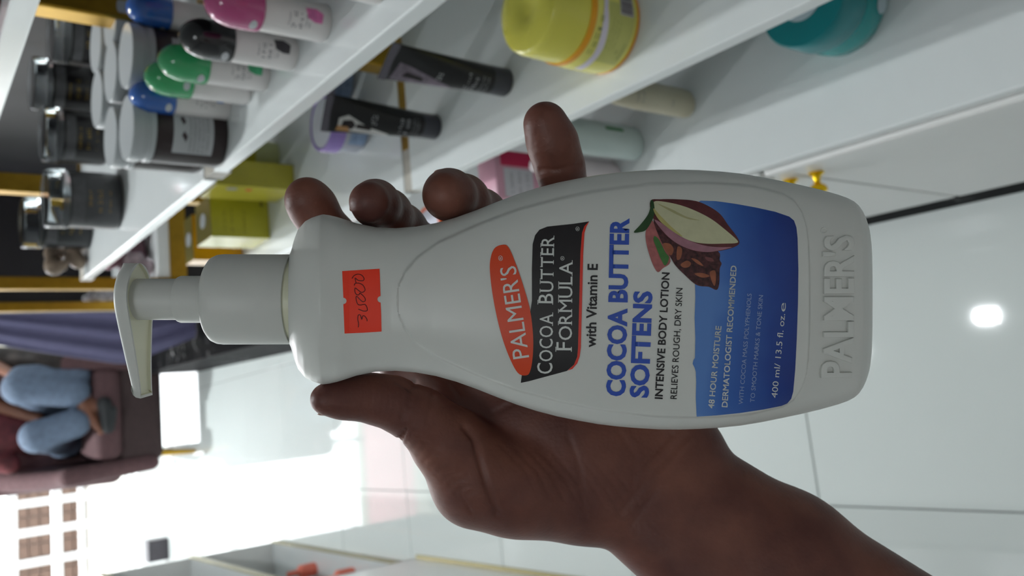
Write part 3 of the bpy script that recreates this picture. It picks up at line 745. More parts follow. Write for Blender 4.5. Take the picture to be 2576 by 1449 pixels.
# ------------------------------------------------------------------ the lotion bottle
D = .27; PX = D / FPX; YAX = 753.0; XBASE = 2192.0
sil = np.array([(728, 112), (733, 122), (740, 150), (750, 175), (768, 196), (785, 205), (800, 210), (811, 213), (816, 213), (830, 211), (850, 206), (875, 198), (900, 190), (950, 180), (1000, 178), (1050, 182), (1100, 191), (1150, 205), (1200, 223), (1250, 243), (1300, 262), (1350, 278),
                (1400, 291), (1450, 301), (1500, 310), (1550, 316), (1600, 320), (1650, 323), (1700, 323.5), (1750, 322), (1800, 319), (1850, 314), (1900, 306), (1950, 296), (2000, 286), (2050, 275), (2100, 262), (2125, 254), (2142, 246), (2155, 236), (2166, 222), (2176, 203), (2183, 183), (2188, 162), (2191, 130), (2192, 60)])
dep = np.array([(728, 112), (740, 124), (760, 142), (785, 158), (800, 167), (811, 172), (818, 172), (850, 165), (900, 156), (1000, 150), (1100, 155), (1250, 168), (1450, 180), (1650, 184), (1850, 180), (1990, 171), (2050, 162), (2120, 150), (2150, 142), (2170, 126), (2183, 105), (2191, 70), (2192, 30)])
def av(x): return np.interp(x, sil[:, 0], sil[:, 1]) * PX
def bv(x): return np.interp(x, dep[:, 0], dep[:, 1]) * PX
hp = np.array([(998, 0), (1000, 25), (1006, 48), (1020, 78), (1050, 115), (1100, 152), (1200, 198), (1300, 236), (1400, 262), (1500, 284), (1650, 303), (1800, 305), (1900, 298), (1980, 277), (2005, 258), (2020, 230), (2030, 190), (2036, 140), (2038, 0)])
def smooth01(t): t = np.clip(t, 0, 1); return t * t * (3 - 2 * t)
kx = np.array([(700, .25), (728, .24), (813, .17), (950, 0), (1950, 0), (2080, -.13), (2150, -.26), (2192, -.36)])
def kk(x): return float(np.interp(x, kx[:, 0], kx[:, 1]))
WIDE = 1.078                                   # the front face stands nearer the eye than the outline
def surf(u, x):                                # front face height of the bottle at side offset u (m) and picture column x
    a, b = av(x), bv(x)
    n = 2.0 + .55 * smooth01((x - 815) / 60)
    w = b * (1 - min(1, abs(u) / max(a, 1e-6)) ** n) ** (1 / n)
    xs_ = 1288 + (x - 1288) * WIDE
    g = (np.interp(xs_, hp[:, 0], hp[:, 1], left=-60, right=-60) - abs(u) / PX * WIDE)
    if xs_ > 1990: g = min(g, (2038 - xs_) * 1.0)
    g = min(g, (xs_ - 998) * 2.0)
    return w + .0015 * smooth01(g / 11)
bx0 = cw(XBASE, YAX, D)
ux, vx, wx = RT.normalized(), UP.normalized(), (-FW).normalized()
BM = Matrix(((ux.x, vx.x, wx.x, bx0.x), (ux.y, vx.y, wx.y, bx0.y), (ux.z, vx.z, wx.z, bx0.z), (0, 0, 0, 1)))
# at depth D the frame is u = right, v = up along the bottle, w = towards the eye; x column -> v
def pix(x, y, lift=.0001):
    w = .02; xc = x
    for _ in range(9):
        d = D - w; cxm = (x - 1288) * d / FPX; cym = (724.5 - y) * d / FPX
        v = (XBASE - 1288) * PX - cxm; u = cym - (724.5 - YAX) * PX
        xc = XBASE - v / PX - kk(xc) * w / PX
        w = surf(u, xc)
    return Vector((u, v, w + lift))
bot = thing('lotion_bottle', 'white pump bottle of cocoa butter lotion held in the hand', 'bottle', M=BM)
cols = []
xs = np.unique(np.concatenate([np.linspace(728, 820, 26), np.linspace(1010, 1130, 40), np.linspace(820, 1990, 118), np.linspace(1930, 2060, 50), np.linspace(2060, 2192, 46)]))
NT = 340
bm = bmesh.new(); rings = []
for x in xs:
    a, b = float(av(x)), float(bv(x)); n = 2.0 + .55 * float(smooth01((x - 815) / 60)); ring = []
    for i in range(NT):
        t = 2 * math.pi * i / NT; c, s = math.cos(t), math.sin(t)
        u = a * math.copysign(abs(c) ** (2 / n), c); w = b * math.copysign(abs(s) ** (2 / n), s)
        if s > 0.02: w = float(surf(u, x)) if abs(u) < a * .999 else w
        ring.append(bm.verts.new((u, (XBASE - x - kk(x) * abs(w) / PX) * PX, w)))
    rings.append(ring)
for a, b in zip(rings, rings[1:]):
    for i in range(NT): bm.faces.new((a[i], a[(i + 1) % NT], b[(i + 1) % NT], b[i]))
bm.faces.new(rings[0]); bm.faces.new(rings[-1][::-1])
BOTM = mat('bottle_plastic', (214, 215, 210), .34, var=.008, scale=12)
obj('bottle_body', bm, BOTM, bot, smooth=True)
# decals
def decal(name, bm, m, lift, L=9, mapf=None):
    fine(bm, L)
    for v in bm.verts: v.co = (mapf or pix)(v.co.x, v.co.y, lift)
    return obj(name, bm, m, bot)
def btext(name, parts, m, lift):
    bs = []
    for s, p0, p1, cap, bold in parts:
        if bold > 0 and 'M' in s:
            cps = []
            for dx, dy in ((-1, -1), (-1, 1), (1, -1), (1, 1), (0, 0)):
                c_ = text_bm(s, 0, res=3)
                for v in c_.verts: v.co.x += dx * bold * .75 / (len(s) * .68); v.co.y += dy * bold * .6
                cps.append(c_)
            b = join(cps)
        else: b = text_bm(s, bold, res=3)
        p0 = np.array(p0, float); p1 = np.array(p1, float); e = p1 - p0; L = np.linalg.norm(e); q = e / L
        up = np.array((q[1], -q[0]))           # text goes up the picture (-y); letter tops point to -x
        if up[0] > 0: up = -up
        for v in b.verts:
            r = p0 + e * v.co.x + up * v.co.y * cap / CAP; v.co = Vector((r[0], r[1], 0))
        bs.append(b)
    return decal(name, join(bs), m, lift, 14)
def spline(pts, n=6):
    P = [np.array(p, float) for p in pts]; out = []
    for i in range(len(P)):
        p0, p1, p2, p3 = P[i - 1], P[i], P[(i + 1) % len(P)], P[(i + 2) % len(P)]
        for k in range(n):
            t = k / n
            out.append(tuple(.5 * ((2 * p1) + (-p0 + p2) * t + (2 * p0 - 5 * p1 + 4 * p2 - p3) * t * t + (-p0 + 3 * p1 - 3 * p2 + p3) * t ** 3)))
    return out
SER = {'B': 'tb', 'U': 'tT', 'T': 'm', 'E': 'tb', 'R': 'tbB', 'F': 'tb', 'M': 'bBtT', 'L': 'tb', 'A': 'bB', 'C': '', 'O': ''}
def serif_word(word, p0, p1, cap, cap0=None):
    widths = []; raw = []
    for chx in word:
        cu = bpy.data.curves.new('t', 'FONT'); cu.body = chx; o = bpy.data.objects.new('t', cu); C.objects.link(o)
        bpy.context.view_layer.update(); widths.append(o.dimensions.x); bpy.data.objects.remove(o); bpy.data.curves.remove(cu)
    caps = [(cap0 or cap) if i == 0 else cap for i in range(len(word))]
    gap = .11; tot = sum(w * c for w, c in zip(widths, caps)) + gap * cap * (len(word) - 1)
    p0 = np.array(p0, float); p1 = np.array(p1, float); L = np.linalg.norm(p1 - p0); q = (p1 - p0) / L; k = L / tot
    up = np.array((q[1], -q[0])); up = -up if up[0] > 0 else up
    out = []; pos = 0
    for chx, w, c in zip(word, widths, caps):
        b = text_bm(chx, 0 if chx == 'M' else .004, res=3); ww = w * c * k
        def put(bb, sx=1):
            for v in bb.verts:
                r = p0 + q * (pos + v.co.x) + up * v.co.y; v.co = Vector((r[0], r[1], 0))
            return bb
        for v in b.verts: v.co.x *= ww; v.co.y *= c / CAP
        out.append(put(b))
        bw, th = c * .15, c * .045
        for sgn in SER.get(chx, ''):
            xx = {'t': c * .06, 'b': c * .06, 'T': ww - c * .06, 'B': ww - c * .06, 'm': ww / 2}[sgn]; yb = c - th if sgn in 'tT' else 0
            if chx == 'A': xx = c * .03 if sgn == 'b' else ww - c * .03
            out.append(put(poly([(xx - bw, yb), (xx + bw, yb), (xx + bw, yb + th), (xx - bw, yb + th)])))
        if chx == 'T':
            for e in (0, ww - th): out.append(put(poly([(e, c * .84), (e + th, c * .84), (e + th, c), (e, c)])))
        pos += ww + gap * cap * k
    return out
REDO = mat('logo_orange_red', (222, 72, 32), .4, var=.02); BLK = mat('logo_black', (34, 30, 32), .4, var=.02)
PWH = mat('print_white', (214, 216, 212), .4, var=.01); PBL = mat('print_blue', (52, 84, 180), .4, var=.02)
PRED = mat('print_red_line', (226, 60, 44), .4)
def blue_mat():
    m = bpy.data.materials.new('label_blue_gradient'); m.use_nodes = True; nt = m.node_tree; b = nt.nodes['Principled BSDF']
    b.inputs['Roughness'].default_value = .35
    tc = nt.nodes.new('ShaderNodeTexCoord'); sp = nt.nodes.new('ShaderNodeSeparateXYZ'); nt.links.new(tc.outputs['Object'], sp.inputs[0])
    n = nt.nodes.new('ShaderNodeTexNoise'); n.inputs['Scale'].default_value = 60; nt.links.new(tc.outputs['Object'], n.inputs['Vector'])
    ma = nt.nodes.new('ShaderNodeMath'); ma.operation = 'MULTIPLY_ADD'; ma.inputs[1].default_value = .012
    nt.links.new(n.outputs['Fac'], ma.inputs[0]); nt.links.new(sp.outputs['Y'], ma.inputs[2])
    mr = nt.nodes.new('ShaderNodeMapRange'); mr.inputs['From Min'].default_value = .024 + .006; mr.inputs['From Max'].default_value = .059 + .006
    nt.links.new(ma.outputs[0], mr.inputs['Value'])
    r = nt.nodes.new('ShaderNodeValToRGB'); e = r.color_ramp.elements
    e[0].color = (lin(24), lin(36), lin(112), 1); e[1].color = (lin(88), lin(132), lin(200), 1); x = e.new(.45); x.color = (lin(26), lin(66), lin(148), 1); x2 = e.new(.8); x2.color = (lin(56), lin(104), lin(182), 1)
    nt.links.new(mr.outputs[0], r.inputs['Fac']); nt.links.new(r.outputs['Color'], b.inputs['Base Color'])
    return m
blue = [(1752, 1048), (1750, 1000), (1751, 960), (1750, 935), (1747, 925), (1742, 915), (1744, 906), (1748, 900), (1749, 850), (1747, 800), (1749, 750), (1748, 700), (1748, 620), (1750, 560), (1752, 512), (1762, 505), (1800, 506), (1850, 513), (1900, 522), (1950, 533), (1985, 545), (1997, 555), (2003, 572), (2006, 600), (2008, 680), (2007, 760), (2004, 850), (2000, 930), (1995, 985), (1990, 1003), (1980, 1015), (1965, 1021), (1920, 1030), (1860, 1039), (1800, 1045)]
decal('blue_label', poly(blue), blue_mat(), .00018)
ell = [(1263, 616), (1279, 622), (1298, 665), (1318, 724), (1334, 783), (1341, 846), (1340, 897), (1334, 932), (1324, 944), (1302, 937), (1279, 893), (1259, 834), (1243, 763), (1234, 700), (1233, 657), (1243, 626)]
decal('logo_oval', poly(spline(ell)), REDO, .00032)
blk = [(1340, 614), (1346, 592), (1357, 578), (1377, 570), (1444, 563), (1482, 557), (1470, 569), (1464, 586), (1460, 637), (1457, 760), (1454, 874), (1452, 897), (1444, 917), (1426, 933), (1389, 943), (1330, 959), (1310, 963), (1324, 953), (1335, 926), (1341, 874), (1338, 756), (1338, 677)]
decal('logo_block', poly(blk), BLK, .00020)
rl = [(1482, 557), (1470, 569), (1464, 586), (1460, 637), (1457, 760), (1454, 874), (1452, 897), (1444, 917), (1428, 932), (1440, 928), (1452, 914), (1458, 897), (1461, 874), (1464, 760), (1467, 637), (1470, 586), (1475, 570)]
decal('logo_red_edge', poly(rl), PRED, .00024)
btext('logo_text', [("PALMER'S", (1331, 898), (1297, 668), 43, .0), ('®', (1266, 655), (1263, 642), 11, 0), ('®', (1420, 655), (1419, 644), 10, 0), ('®', (1458, 581), (1457, 570), 10, 0)], PWH, .00045)
decal('brand_text', join(serif_word('COCOA', (1389, 940), (1391, 790), 35, 40) + serif_word('BUTTER', (1391, 763), (1394, 596), 34, 39) + serif_word('FORMULA', (1438, 881), (1440, 659), 35, 41)), PWH, .00045, 14)
btext('vitamin_text', [('with Vitamin E', (1498, 874), (1503, 664), 26, .022)], mat('print_black', (34, 32, 34), .4), .0002)
btext('headline', [('COCOA BUTTER', (1571, 997), (1581, 549), 47, .038), ('SOFTENS', (1629, 1001), (1639, 733), 46, .038)], PBL, .0002)
btext('subline', [('INTENSIVE BODY LOTION', (1666, 1004), (1684, 686), 20, .022), ('RELIEVES ROUGH, DRY SKIN', (1702, 1004), (1717, 725), 17, .006)], _m['print_black'], .0002)
btext('label_text', [('48 HOUR MOISTURE', (1795, 1027), (1814, 821), 15, .025), ('DERMATOLOGIST RECOMMENDED', (1829, 1024), (1852, 669), 15, .025)], PWH, .00035)
btext('label_text', [('WITH COCOA MASS POLYPHENOLS', (1868, 1017), (1890, 739), 11.5, 0), ('TO SMOOTH MARKS & TONE SKIN', (1897, 1012), (1919, 743), 11.5, 0)], mat('print_pale_blue', (150, 166, 200), .4), .00035)
btext('label_text', [('400 ml/ 13.5 fl. oz.', (1954, 1001), (1974, 790), 15.5, 0), ('e', (1975, 784), (1976, 762), 17, -.004)], PWH, .00035)
# cocoa pod picture (flat print)
def pr_(name, pts, rgb, lift, var=.08, sp=True, scale=400):
    return decal(name, poly(spline(pts, 4) if sp else pts), mat('print_' + '_'.join(map(str, rgb)), rgb, .4, var=var, scale=scale), lift)
def zz(L): return [(1580 + x / 5.175, 480 + y / 5.175) for x, y in L]
pr_('pod_picture', zz([(300, 380), (230, 520), (235, 680), (290, 880), (340, 1000), (390, 1060), (450, 1010), (550, 920), (480, 700), (380, 500)]), (168, 98, 96), .00026, .25)
pr_('pod_picture', zz([(330, 380), (420, 640), (540, 850), (620, 980), (740, 1100), (850, 1200), (930, 1240), (1050, 1250), (1150, 1290), (1185, 1200), (1190, 1020), (1215, 950), (1190, 900), (1170, 790), (900, 700), (650, 560), (480, 440)]), (70, 36, 38), .00028, .7, scale=900)
for L in ([(450, 690), (540, 690), (590, 760), (560, 840), (500, 800)], [(680, 960), (760, 910), (815, 940), (790, 990), (720, 1000)], [(1060, 1060), (1130, 1040), (1140, 1160), (1120, 1240), (1080, 1160)], [(860, 1080), (960, 1070), (1060, 1110), (960, 1130)], [(1000, 860), (1090, 880), (1110, 920), (1030, 910)], [(640, 730), (700, 760), (680, 880), (630, 890)], [(820, 880), (900, 900), (980, 980), (900, 950)]):
    pr_('nib_picture', zz(L), (150, 88, 62) if L[0][0] % 100 else (120, 70, 70), .00034, .2)
pr_('pod_picture', zz([(290, 130), (420, 112), (640, 112), (880, 135), (1060, 210), (1200, 310), (1300, 450), (1400, 580), (1445, 680), (1360, 740), (1180, 785), (1020, 800), (840, 780), (660, 700), (500, 590), (380, 450), (300, 300)]), (92, 42, 44), .00036, .25)
pr_('pod_picture', zz([(340, 380), (480, 560), (640, 690), (830, 770), (1020, 798), (1180, 778), (1350, 735), (1180, 735), (1000, 715), (820, 660), (640, 570), (460, 440)]), (160, 112, 124), .00042, .15)
pr_('pod_picture', zz([(335, 145), (470, 145), (680, 190), (880, 265), (1080, 370), (1250, 500), (1410, 640), (1405, 680), (1250, 688), (1020, 690), (830, 660), (640, 570), (440, 420), (330, 260)]), (196, 194, 158), .00048, .05)
pr_('pod_picture', zz([(330, 230), (420, 330), (560, 470), (700, 590), (640, 570), (440, 425), (345, 300)]), (178, 168, 104), .00054, .1)
pr_('pod_picture', zz([(380, 170), (560, 240), (760, 340), (930, 385), (760, 365), (560, 275)]), (172, 166, 122), .00054, .05)
pr_('leaf_picture', zz([(290, 130), (330, 150), (335, 320), (240, 500), (150, 540), (70, 540), (150, 450), (250, 320), (285, 220)]), (44, 74, 40), .0005, .2)
pr_('leaf_picture', zz([(340, 590), (400, 640), (480, 800), (530, 870), (480, 975), (420, 880), (360, 730), (330, 650)]), (66, 116, 56), .0005, .15)
# embossed name at the foot
b = text_bm("PALMER'S", .012, extrude=.0, res=4); bs = []
bm = text_bm("PALMER'S", .014, extrude=.03, bevel=.016, res=3)
zmax = max(v.co.z for v in bm.verts)
fine(bm, .12)
for v in bm.verts:
    q = v.co.copy(); x = 2141 + (2143 - 2141) * q.x - q.y * 74 / CAP; y = 950 + (592 - 950) * q.x
    if q.x < .17: x = x - 4 + (q.y / CAP) * -2
    v.co = pix(x, y, 0); v.co.z += (q.z / zmax) * .0012
b.free()
obj('embossed_name', bm, BOTM, bot, smooth=True)
ring = bmesh.new()
pts = [pix(2072 + 7 * math.cos(a / 16 * 2 * math.pi), 580 + 7 * math.sin(a / 16 * 2 * math.pi), .0001) for a in range(17)]
obj('embossed_mark', tube(pts, .00018, 6), BOTM, bot, smooth=True)
# price sticker
st = []
cor = [(861, 682), (955, 676), (957, 745)]
for k in range(9):
    a = -math.pi / 2 - k / 8 * math.pi; st.append((958 + 8 * math.cos(a) , 753 + 8 * math.sin(a)))
st = [(861, 682), (908, 679), (955, 676)] + [(957.5 - 8 * math.sin(k / 8 * math.pi), 753 - 8 * math.cos(k / 8 * math.pi)) for k in range(9)] + [(959, 790), (960, 834), (914, 837), (867, 839)] + [(864 + 8 * math.sin(k / 8 * math.pi), 757 + 8 * math.cos(k / 8 * math.pi)) for k in range(9)]
decal('price_sticker', poly(st), mat('fluorescent_sticker', (248, 58, 26), .5, var=.02), .00014, 6)
sc_ = lambda L: [(840 + x / 6.9, 650 + y / 6.9) for x, y in L]
strokes = [sc_([(315, 350), (350, 300), (410, 275), (470, 285), (510, 320), (525, 360), (500, 388), (420, 380), (370, 340), (380, 400), (385, 425)]),
           sc_([(355, 470), (370, 435), (430, 430), (500, 460), (540, 530), (530, 570), (480, 590), (420, 550), (370, 515), (365, 570), (385, 620), (430, 635), (450, 600)]),
           sc_([(450, 600), (500, 640), (540, 690), (545, 735), (500, 752), (440, 700), (390, 655), (390, 730), (420, 800), (470, 810)]),
           sc_([(470, 810), (540, 800), (575, 850), (578, 905), (520, 915), (460, 895), (425, 880)]),
           sc_([(425, 1195), (430, 1130), (415, 1060), (425, 985), (460, 985), (485, 1060), (500, 1000), (540, 1005), (575, 1060), (575, 1090)])]
bs = []
for s in strokes:
    sm = []
    for i in range(len(s) - 1):
        p0, p1, p2, p3 = [np.array(s[max(0, min(len(s) - 1, i + q))]) for q in (-1, 0, 1, 2)]
        for k in range(4):
            t = k / 4; sm.append(.5 * ((2 * p1) + (-p0 + p2) * t + (2 * p0 - 5 * p1 + 4 * p2 - p3) * t * t + (-p0 + 3 * p1 - 3 * p2 + p3) * t ** 3))
    sm.append(np.array(s[-1]))
    bs.append(tube([pix(q[0], q[1], .00016) for q in sm], .00013, 6))
obj('handwritten_price', join(bs), mat('pen_ink', (90, 22, 26), .5), bot)

# pump
PUMP = mat('pump_plastic', (208, 209, 204), .42, var=.01, sss=0)
CREAM = mat('pump_plastic_cream', (222, 222, 196), .35, var=.01)
def vv(x): return (XBASE - x) * PX
pump = obj('pump_collar', None or lathe([(0, vv(737)), (112 * PX, vv(737)), (113 * PX, vv(735)), (113.5 * PX, vv(565)), (112 * PX, vv(552)), (107 * PX, vv(541)), (98 * PX, vv(534)), (86 * PX, vv(531)), (0, vv(531))], 72), PUMP, bot, smooth=True)
def upz(o):                                    # lathe axis z -> bottle axis v
    for v in o.data.vertices: v.co = Vector((v.co.x, v.co.z, -v.co.y))
    o.data.update()
upz(pump)
o = obj('pump_ring', lathe([(0, vv(775)), (105 * PX, vv(775)), (105 * PX, vv(733)), (0, vv(733))], 64), CREAM, bot, smooth=True); upz(o)
o = obj('pump_stem', lathe([(0, vv(540)), (59 * PX, vv(540)), (59 * PX, vv(457)), (57 * PX, vv(452)), (52 * PX, vv(451)), (52 * PX, vv(335)), (0, vv(335))], 56), PUMP, bot, smooth=True); upz(o)
# actuator: inverted tray, teardrop in plan with a long spout
R0 = 91 * PX; sp_l = -(998 - 753) * PX
out = []
for k in range(33):
    a = math.radians(-108 + 216 * k / 32); out.append((R0 * math.cos(a), .0098 * math.sin(a)))
def spw(u):
    t = (u - out[0][0]) / (sp_l - out[0][0]); return .0094 * (1 - t) ** 1.5 + .0044 * (1 - (1 - t) ** 1.5)
us = np.linspace(out[0][0], sp_l, 16)[1:]
outline = out + [(u, spw(u)) for u in us] + [(u, -spw(u)) for u in us[::-1]]
n = len(outline)
def tt(u): return max(0, min(1, (.004 - u) / (.004 - sp_l)))
def topx(u): return 315 + 32 * tt(u) ** 1.7
def botx(u): return 352 + 17 * tt(u) ** 1.3
def ring_at(bm, inset, fx):
    r = []
    for i, (u, w) in enumerate(outline):
        p0, p1 = np.array(outline[i - 1]), np.array(outline[(i + 1) % n]); tv = p1 - p0; nv = np.array((tv[1], -tv[0])); nv /= max(np.linalg.norm(nv), 1e-9)
        if nv @ np.array((u - (-.004), w)) < 0 and u > -.02: nv = -nv
        q = np.array((u, w)) - nv * inset * min(1, abs(w) / .004)
        r.append(bm.verts.new((q[0], vv(fx(u)), q[1])))
    return r
bm = bmesh.new()
RR = [ring_at(bm, .0046, lambda u: topx(u) - 5), ring_at(bm, .0026, lambda u: topx(u) - 3.5), ring_at(bm, .0011, lambda u: topx(u) + 2), ring_at(bm, .0003, lambda u: topx(u) + 10), ring_at(bm, 0, botx), ring_at(bm, .0009, botx)]
for a, b in zip(RR, RR[1:]):
    for i in range(n): bm.faces.new((a[i], a[(i + 1) % n], b[(i + 1) % n], b[i]))
f = bm.faces.new(RR[0][::-1]); bmesh.ops.triangulate(bm, faces=[f])
obj('pump_head', bm, PUMP, bot, smooth=True)
bm = bmesh.new()
RR = [ring_at(bm, .0009, botx), ring_at(bm, .0012, lambda u: botx(u) - 6)]
for i in range(n): bm.faces.new((RR[0][i], RR[0][(i + 1) % n], RR[1][(i + 1) % n], RR[1][i]))
f = bm.faces.new(RR[1]); bmesh.ops.triangulate(bm, faces=[f])
obj('pump_underside', bm, CREAM, bot)

# ------------------------------------------------------------------ the hand
def Hc(x, y, d): return np.array(cw(x, y, d))
s_ = 1 / FPX
def cone(p, q, ra, rb, k=None):                # points (x, y, depth); radii in picture px at that depth
    t = ('c', Hc(*p), Hc(*q), ra * p[2] * s_, rb * q[2] * s_)
    return t + (k,) if k else t
def chain(L, k=None): return [cone(L[i][:3], L[i + 1][:3], L[i][3], L[i + 1][3], k) for i in range(len(L) - 1)]
ax_x, ax_y, ax_z = np.array(-UP), np.array(-RT), np.array(FW)     # picture right, picture down, away
def ell_(x, y, d, rx, ry, rz, ang=0):          # ellipsoid, radii px, px, metres
    c, s = math.cos(ang), math.sin(ang)
    A = np.array([ax_x * c + ax_y * s, -ax_x * s + ax_y * c, ax_z])
    return ('e', Hc(x, y, d), (rx * d * s_, ry * d * s_, rz), A)
prims = []
# forearm (flattened): two parallel bones plus filling
F0, F1, F2 = (1655, 1218), (1960, 1420), (2700, 1860)
prims += chain([(1720, 1180, .318, 95), (2000, 1366, .318, 107), (2640, 1790, .310, 127)], .012)
prims += chain([(1560, 1280, .312, 96), (1845, 1508, .312, 120), (2580, 2010, .305, 135)], .012)
prims += chain([(1650, 1225, .316, 112), (1960, 1415, .316, 128), (2680, 1870, .308, 150)], .012)
# palm
prims += chain([(1640, 1190, .316, 100), (1370, 900, .316, 108), (1085, 880, .310, 82)], .010)
prims += chain([(1670, 1170, .318, 90), (1400, 850, .318, 90), (1170, 760, .316, 78)], .010)
prims += chain([(1700, 1150, .318, 85), (1500, 830, .318, 82), (1290, 690, .316, 72)], .010)
prims += chain([(1725, 1120, .316, 78), (1590, 850, .314, 80), (1420, 640, .312, 70)], .010)
prims.append(ell_(1420, 1140, .309, 270, 205, .016, .55))
prims.append(ell_(1290, 1215, .303, 185, 118, .0165, .35))     # ball of the thumb
prims.append(ell_(1170, 1010, .312, 120, 90, .010, .6))
prims += chain([(1110, 900, .313, 78), (1010, 905, .314, 62)], .006)
prims += chain([(1128, 1120, .291, 84), (1192, 1216, .298, 94), (1300, 1232, .304, 92), (1470, 1262, .310, 88)], .008)
# thumb
prims += chain([(1290, 1220, .300, 112), (1205, 1190, .296, 100), (1128, 1110, .290, 82), (1060, 1050, .284, 68), (985, 1012, .280, 60), (925, 1000, .277, 53), (862, 1003, .273, 44), (818, 1004, .270, 38)], .005)
# index, middle, ring, little
prims += chain([(1085, 870, .309, 74), (930, 740, .312, 66), (840, 610, .305, 62), (786, 520, .296, 56), (772, 500, .293, 54)], .004)
prims += chain([(1165, 760, .316, 72), (1050, 625, .322, 62), (1010, 575, .311, 58), (975, 535, .295, 55), (945, 512, .279, 55), (930, 508, .270, 52)], .004)
prims += chain([(1290, 690, .316, 68), (1245, 590, .320, 60), (1210, 540, .308, 60), (1165, 503, .290, 60), (1130, 490, .274, 60), (1122, 490, .268, 57)], .004)
prims += chain([(1420, 640, .312, 62), (1425, 500, .310, 60), (1408, 420, .302, 58), (1390, 360, .298, 60), (1372, 312, .295, 56)], .004)
me = sdf_mesh('hand', prims, .0009, .0052)
# creases and wrinkles pressed into the skin
co = np.empty(len(me.vertices) * 3); me.vertices.foreach_get('co', co); co = co.reshape(-1, 3)
no = np.empty(len(me.vertices) * 3); me.vertices.foreach_get('normal', no); no = no.reshape(-1, 3)
rel = co - np.array(EYE); dz = rel @ np.array(FW)
sx = 1288 + FPX * (rel @ ax_x) / dz; sy = 724.5 + FPX * (rel @ ax_y) / dz
front = (no @ np.array(FW)) < .35
creases = [([(1170, 1075), (1195, 1105), (1205, 1150), (1220, 1210), (1250, 1290)], 9, .0013), ([(1150, 1230), (1185, 1290)], 4, .0005),
           ([(1000, 960), (1040, 985), (1030, 1020)], 5, .0007), ([(1045, 960), (1010, 1050)], 6, .0005), ([(1090, 985), (1075, 1060)], 5, .0004),
           ([(980, 1115), (1003, 1105), (1015, 1085)], 4, .0008), ([(1003, 1120), (1015, 1100), (1022, 1080)], 4, .0008),
           ([(1430, 1100), (1460, 1180), (1470, 1300)], 9, .0004), ([(1560, 1090), (1600, 1150), (1590, 1260)], 7, .0003),
           ([(1725, 1100), (1640, 1190), (1560, 1290)], 9, .0005), ([(1745, 1120), (1660, 1220), (1590, 1320)], 7, .0004), ([(1690, 1090), (1600, 1190)], 6, .0006),
           ([(1360, 425), (1400, 428), (1460, 410)], 4, .0006), ([(1358, 432), (1460, 420)], 4, .0003),
           ([(1085, 935), (1130, 960), (1160, 1000)], 6, .0007), ([(1350, 960), (1300, 1010), (1240, 1040)], 7, .0005)]
for k in range(9):                             # faint diagonal palm lines and wrist folds
    x0 = 1260 + k * 34; creases.append(([(x0, 1120 + k * 6), (x0 + 60, 1180 + k * 8), (x0 + 95, 1250 + k * 6)], 3.5, .00022))
    creases.append(([(1600 + k * 17, 1330 - k * 8), (1660 + k * 13, 1240 - k * 9), (1720 + k * 8, 1150 - k * 5)], 3.5, .00020))
for k in range(7): creases.append(([(930 + k * 15, 950 + k * 2), (938 + k * 15, 985 + k * 3), (930 + k * 15, 1030 + k * 4)], 3.5, .00018))
for k in range(4):
    creases.append(([(1340 + k, 345 + k * 9), (1385, 349 + k * 9), (1430, 343 + k * 9)], 3, .00015)); creases.append(([(745 + k * 12, 560 + k * 9), (790 + k * 12, 545 + k * 9)], 3, .00015))
for k in range(11):                            # thumb web wrinkles
    x0 = 1035 + k * 15; creases.append(([(x0 - 14, 1115 + k * 16), (x0 + 6, 1090 + k * 17), (x0 + 30, 1100 + k * 15)], 3, .00028))
disp = np.zeros(len(co))
for pl, wd, amp in creases:
    for (xa, ya), (xb, yb) in zip(pl, pl[1:]):
        vx_, vy_ = xb - xa, yb - ya; t = np.clip(((sx - xa) * vx_ + (sy - ya) * vy_) / (vx_ ** 2 + vy_ ** 2), 0, 1)
        d2 = (sx - xa - t * vx_) ** 2 + (sy - ya - t * vy_) ** 2
        disp = np.maximum(disp, amp * np.exp(-d2 / wd ** 2))
co -= no * (disp * front)[:, None]
origin = Hc(1655, 1225, .316)
me.vertices.foreach_set('co', (co - origin).ravel()); me.update()
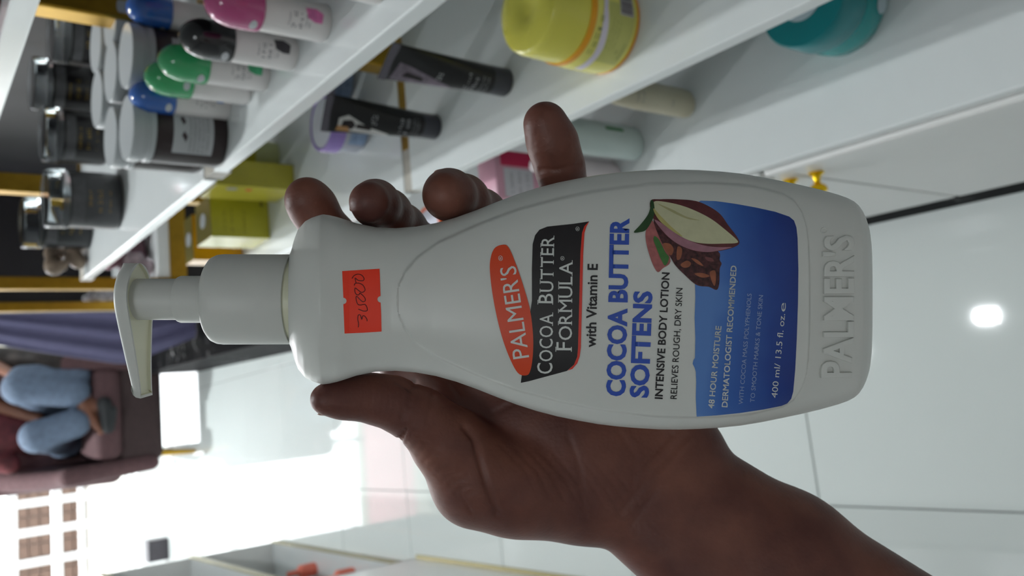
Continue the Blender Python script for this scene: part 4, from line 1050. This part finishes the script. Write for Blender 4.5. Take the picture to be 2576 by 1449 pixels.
def skin_mat():
    m = bpy.data.materials.new('dark_skin'); m.use_nodes = True; nt = m.node_tree; b = nt.nodes['Principled BSDF']
    b.inputs['Roughness'].default_value = .48; b.inputs['Specular IOR Level'].default_value = .4
    b.inputs['Subsurface Weight'].default_value = .12; b.inputs['Subsurface Radius'].default_value = (1, .35, .2); b.inputs['Subsurface Scale'].default_value = .003
    tc = nt.nodes.new('ShaderNodeTexCoord'); n = nt.nodes.new('ShaderNodeTexNoise'); n.inputs['Scale'].default_value = 38; n.inputs['Detail'].default_value = 5
    nt.links.new(tc.outputs['Object'], n.inputs['Vector'])
    r = nt.nodes.new('ShaderNodeValToRGB'); e = r.color_ramp.elements
    e[0].position = .3; e[1].position = .75
    e[0].color = (lin(90), lin(50), lin(44), 1); e[1].color = (lin(134), lin(84), lin(68), 1)
    nt.links.new(n.outputs['Fac'], r.inputs['Fac']); nt.links.new(r.outputs['Color'], b.inputs['Base Color'])
    w = nt.nodes.new('ShaderNodeTexNoise'); w.inputs['Scale'].default_value = 900; w.inputs['Detail'].default_value = 3
    v = nt.nodes.new('ShaderNodeTexVoronoi'); v.inputs['Scale'].default_value = 700
    mp = nt.nodes.new('ShaderNodeMapping'); mp.inputs['Scale'].default_value = (1, .35, 1); nt.links.new(tc.outputs['Object'], mp.inputs['Vector'])
    nt.links.new(mp.outputs['Vector'], v.inputs['Vector']); nt.links.new(tc.outputs['Object'], w.inputs['Vector'])
    mx = nt.nodes.new('ShaderNodeMath'); mx.operation = 'ADD'; nt.links.new(w.outputs['Fac'], mx.inputs[0]); nt.links.new(v.outputs['Distance'], mx.inputs[1])
    bp = nt.nodes.new('ShaderNodeBump'); bp.inputs['Strength'].default_value = .16; bp.inputs['Distance'].default_value = .0004
    nt.links.new(mx.outputs[0], bp.inputs['Height']); nt.links.new(bp.outputs['Normal'], b.inputs['Normal'])
    return m
SKIN = skin_mat()
hd = thing('hand', 'left hand and forearm gripping the white lotion bottle, little finger held out', 'hand', Vector(origin))
obj('skin', me, SKIN, hd)
NAIL = mat('fingernail', (150, 112, 98), .3, var=.05)
def nail(c, r, A, nm='fingernail'):
    m2 = sdf_mesh('nail', [('e', np.array(c) - origin, r, A)], .0006, .001); obj(nm, m2, NAIL, hd)
def axes(ex, ey):
    ex = np.array(ex, float); ex /= np.linalg.norm(ex); ey = np.array(ey, float); ey -= ex * (ey @ ex); ey /= np.linalg.norm(ey)
    return np.array([ex, ey, np.cross(ex, ey)])
# thumb nail on the outer side, middle and ring nails on the side facing left of the picture
nail(Hc(832, 1040, .2722), (.0048, .0006, .0040), axes(ax_x, ax_y))
nail(Hc(898, 500, .281), (.0011, .0048, .0050), axes(ax_x + .5 * ax_y, ax_z))
nail(Hc(1128, 434, .276), (.0050, .0011, .0055), axes(ax_x, ax_y))
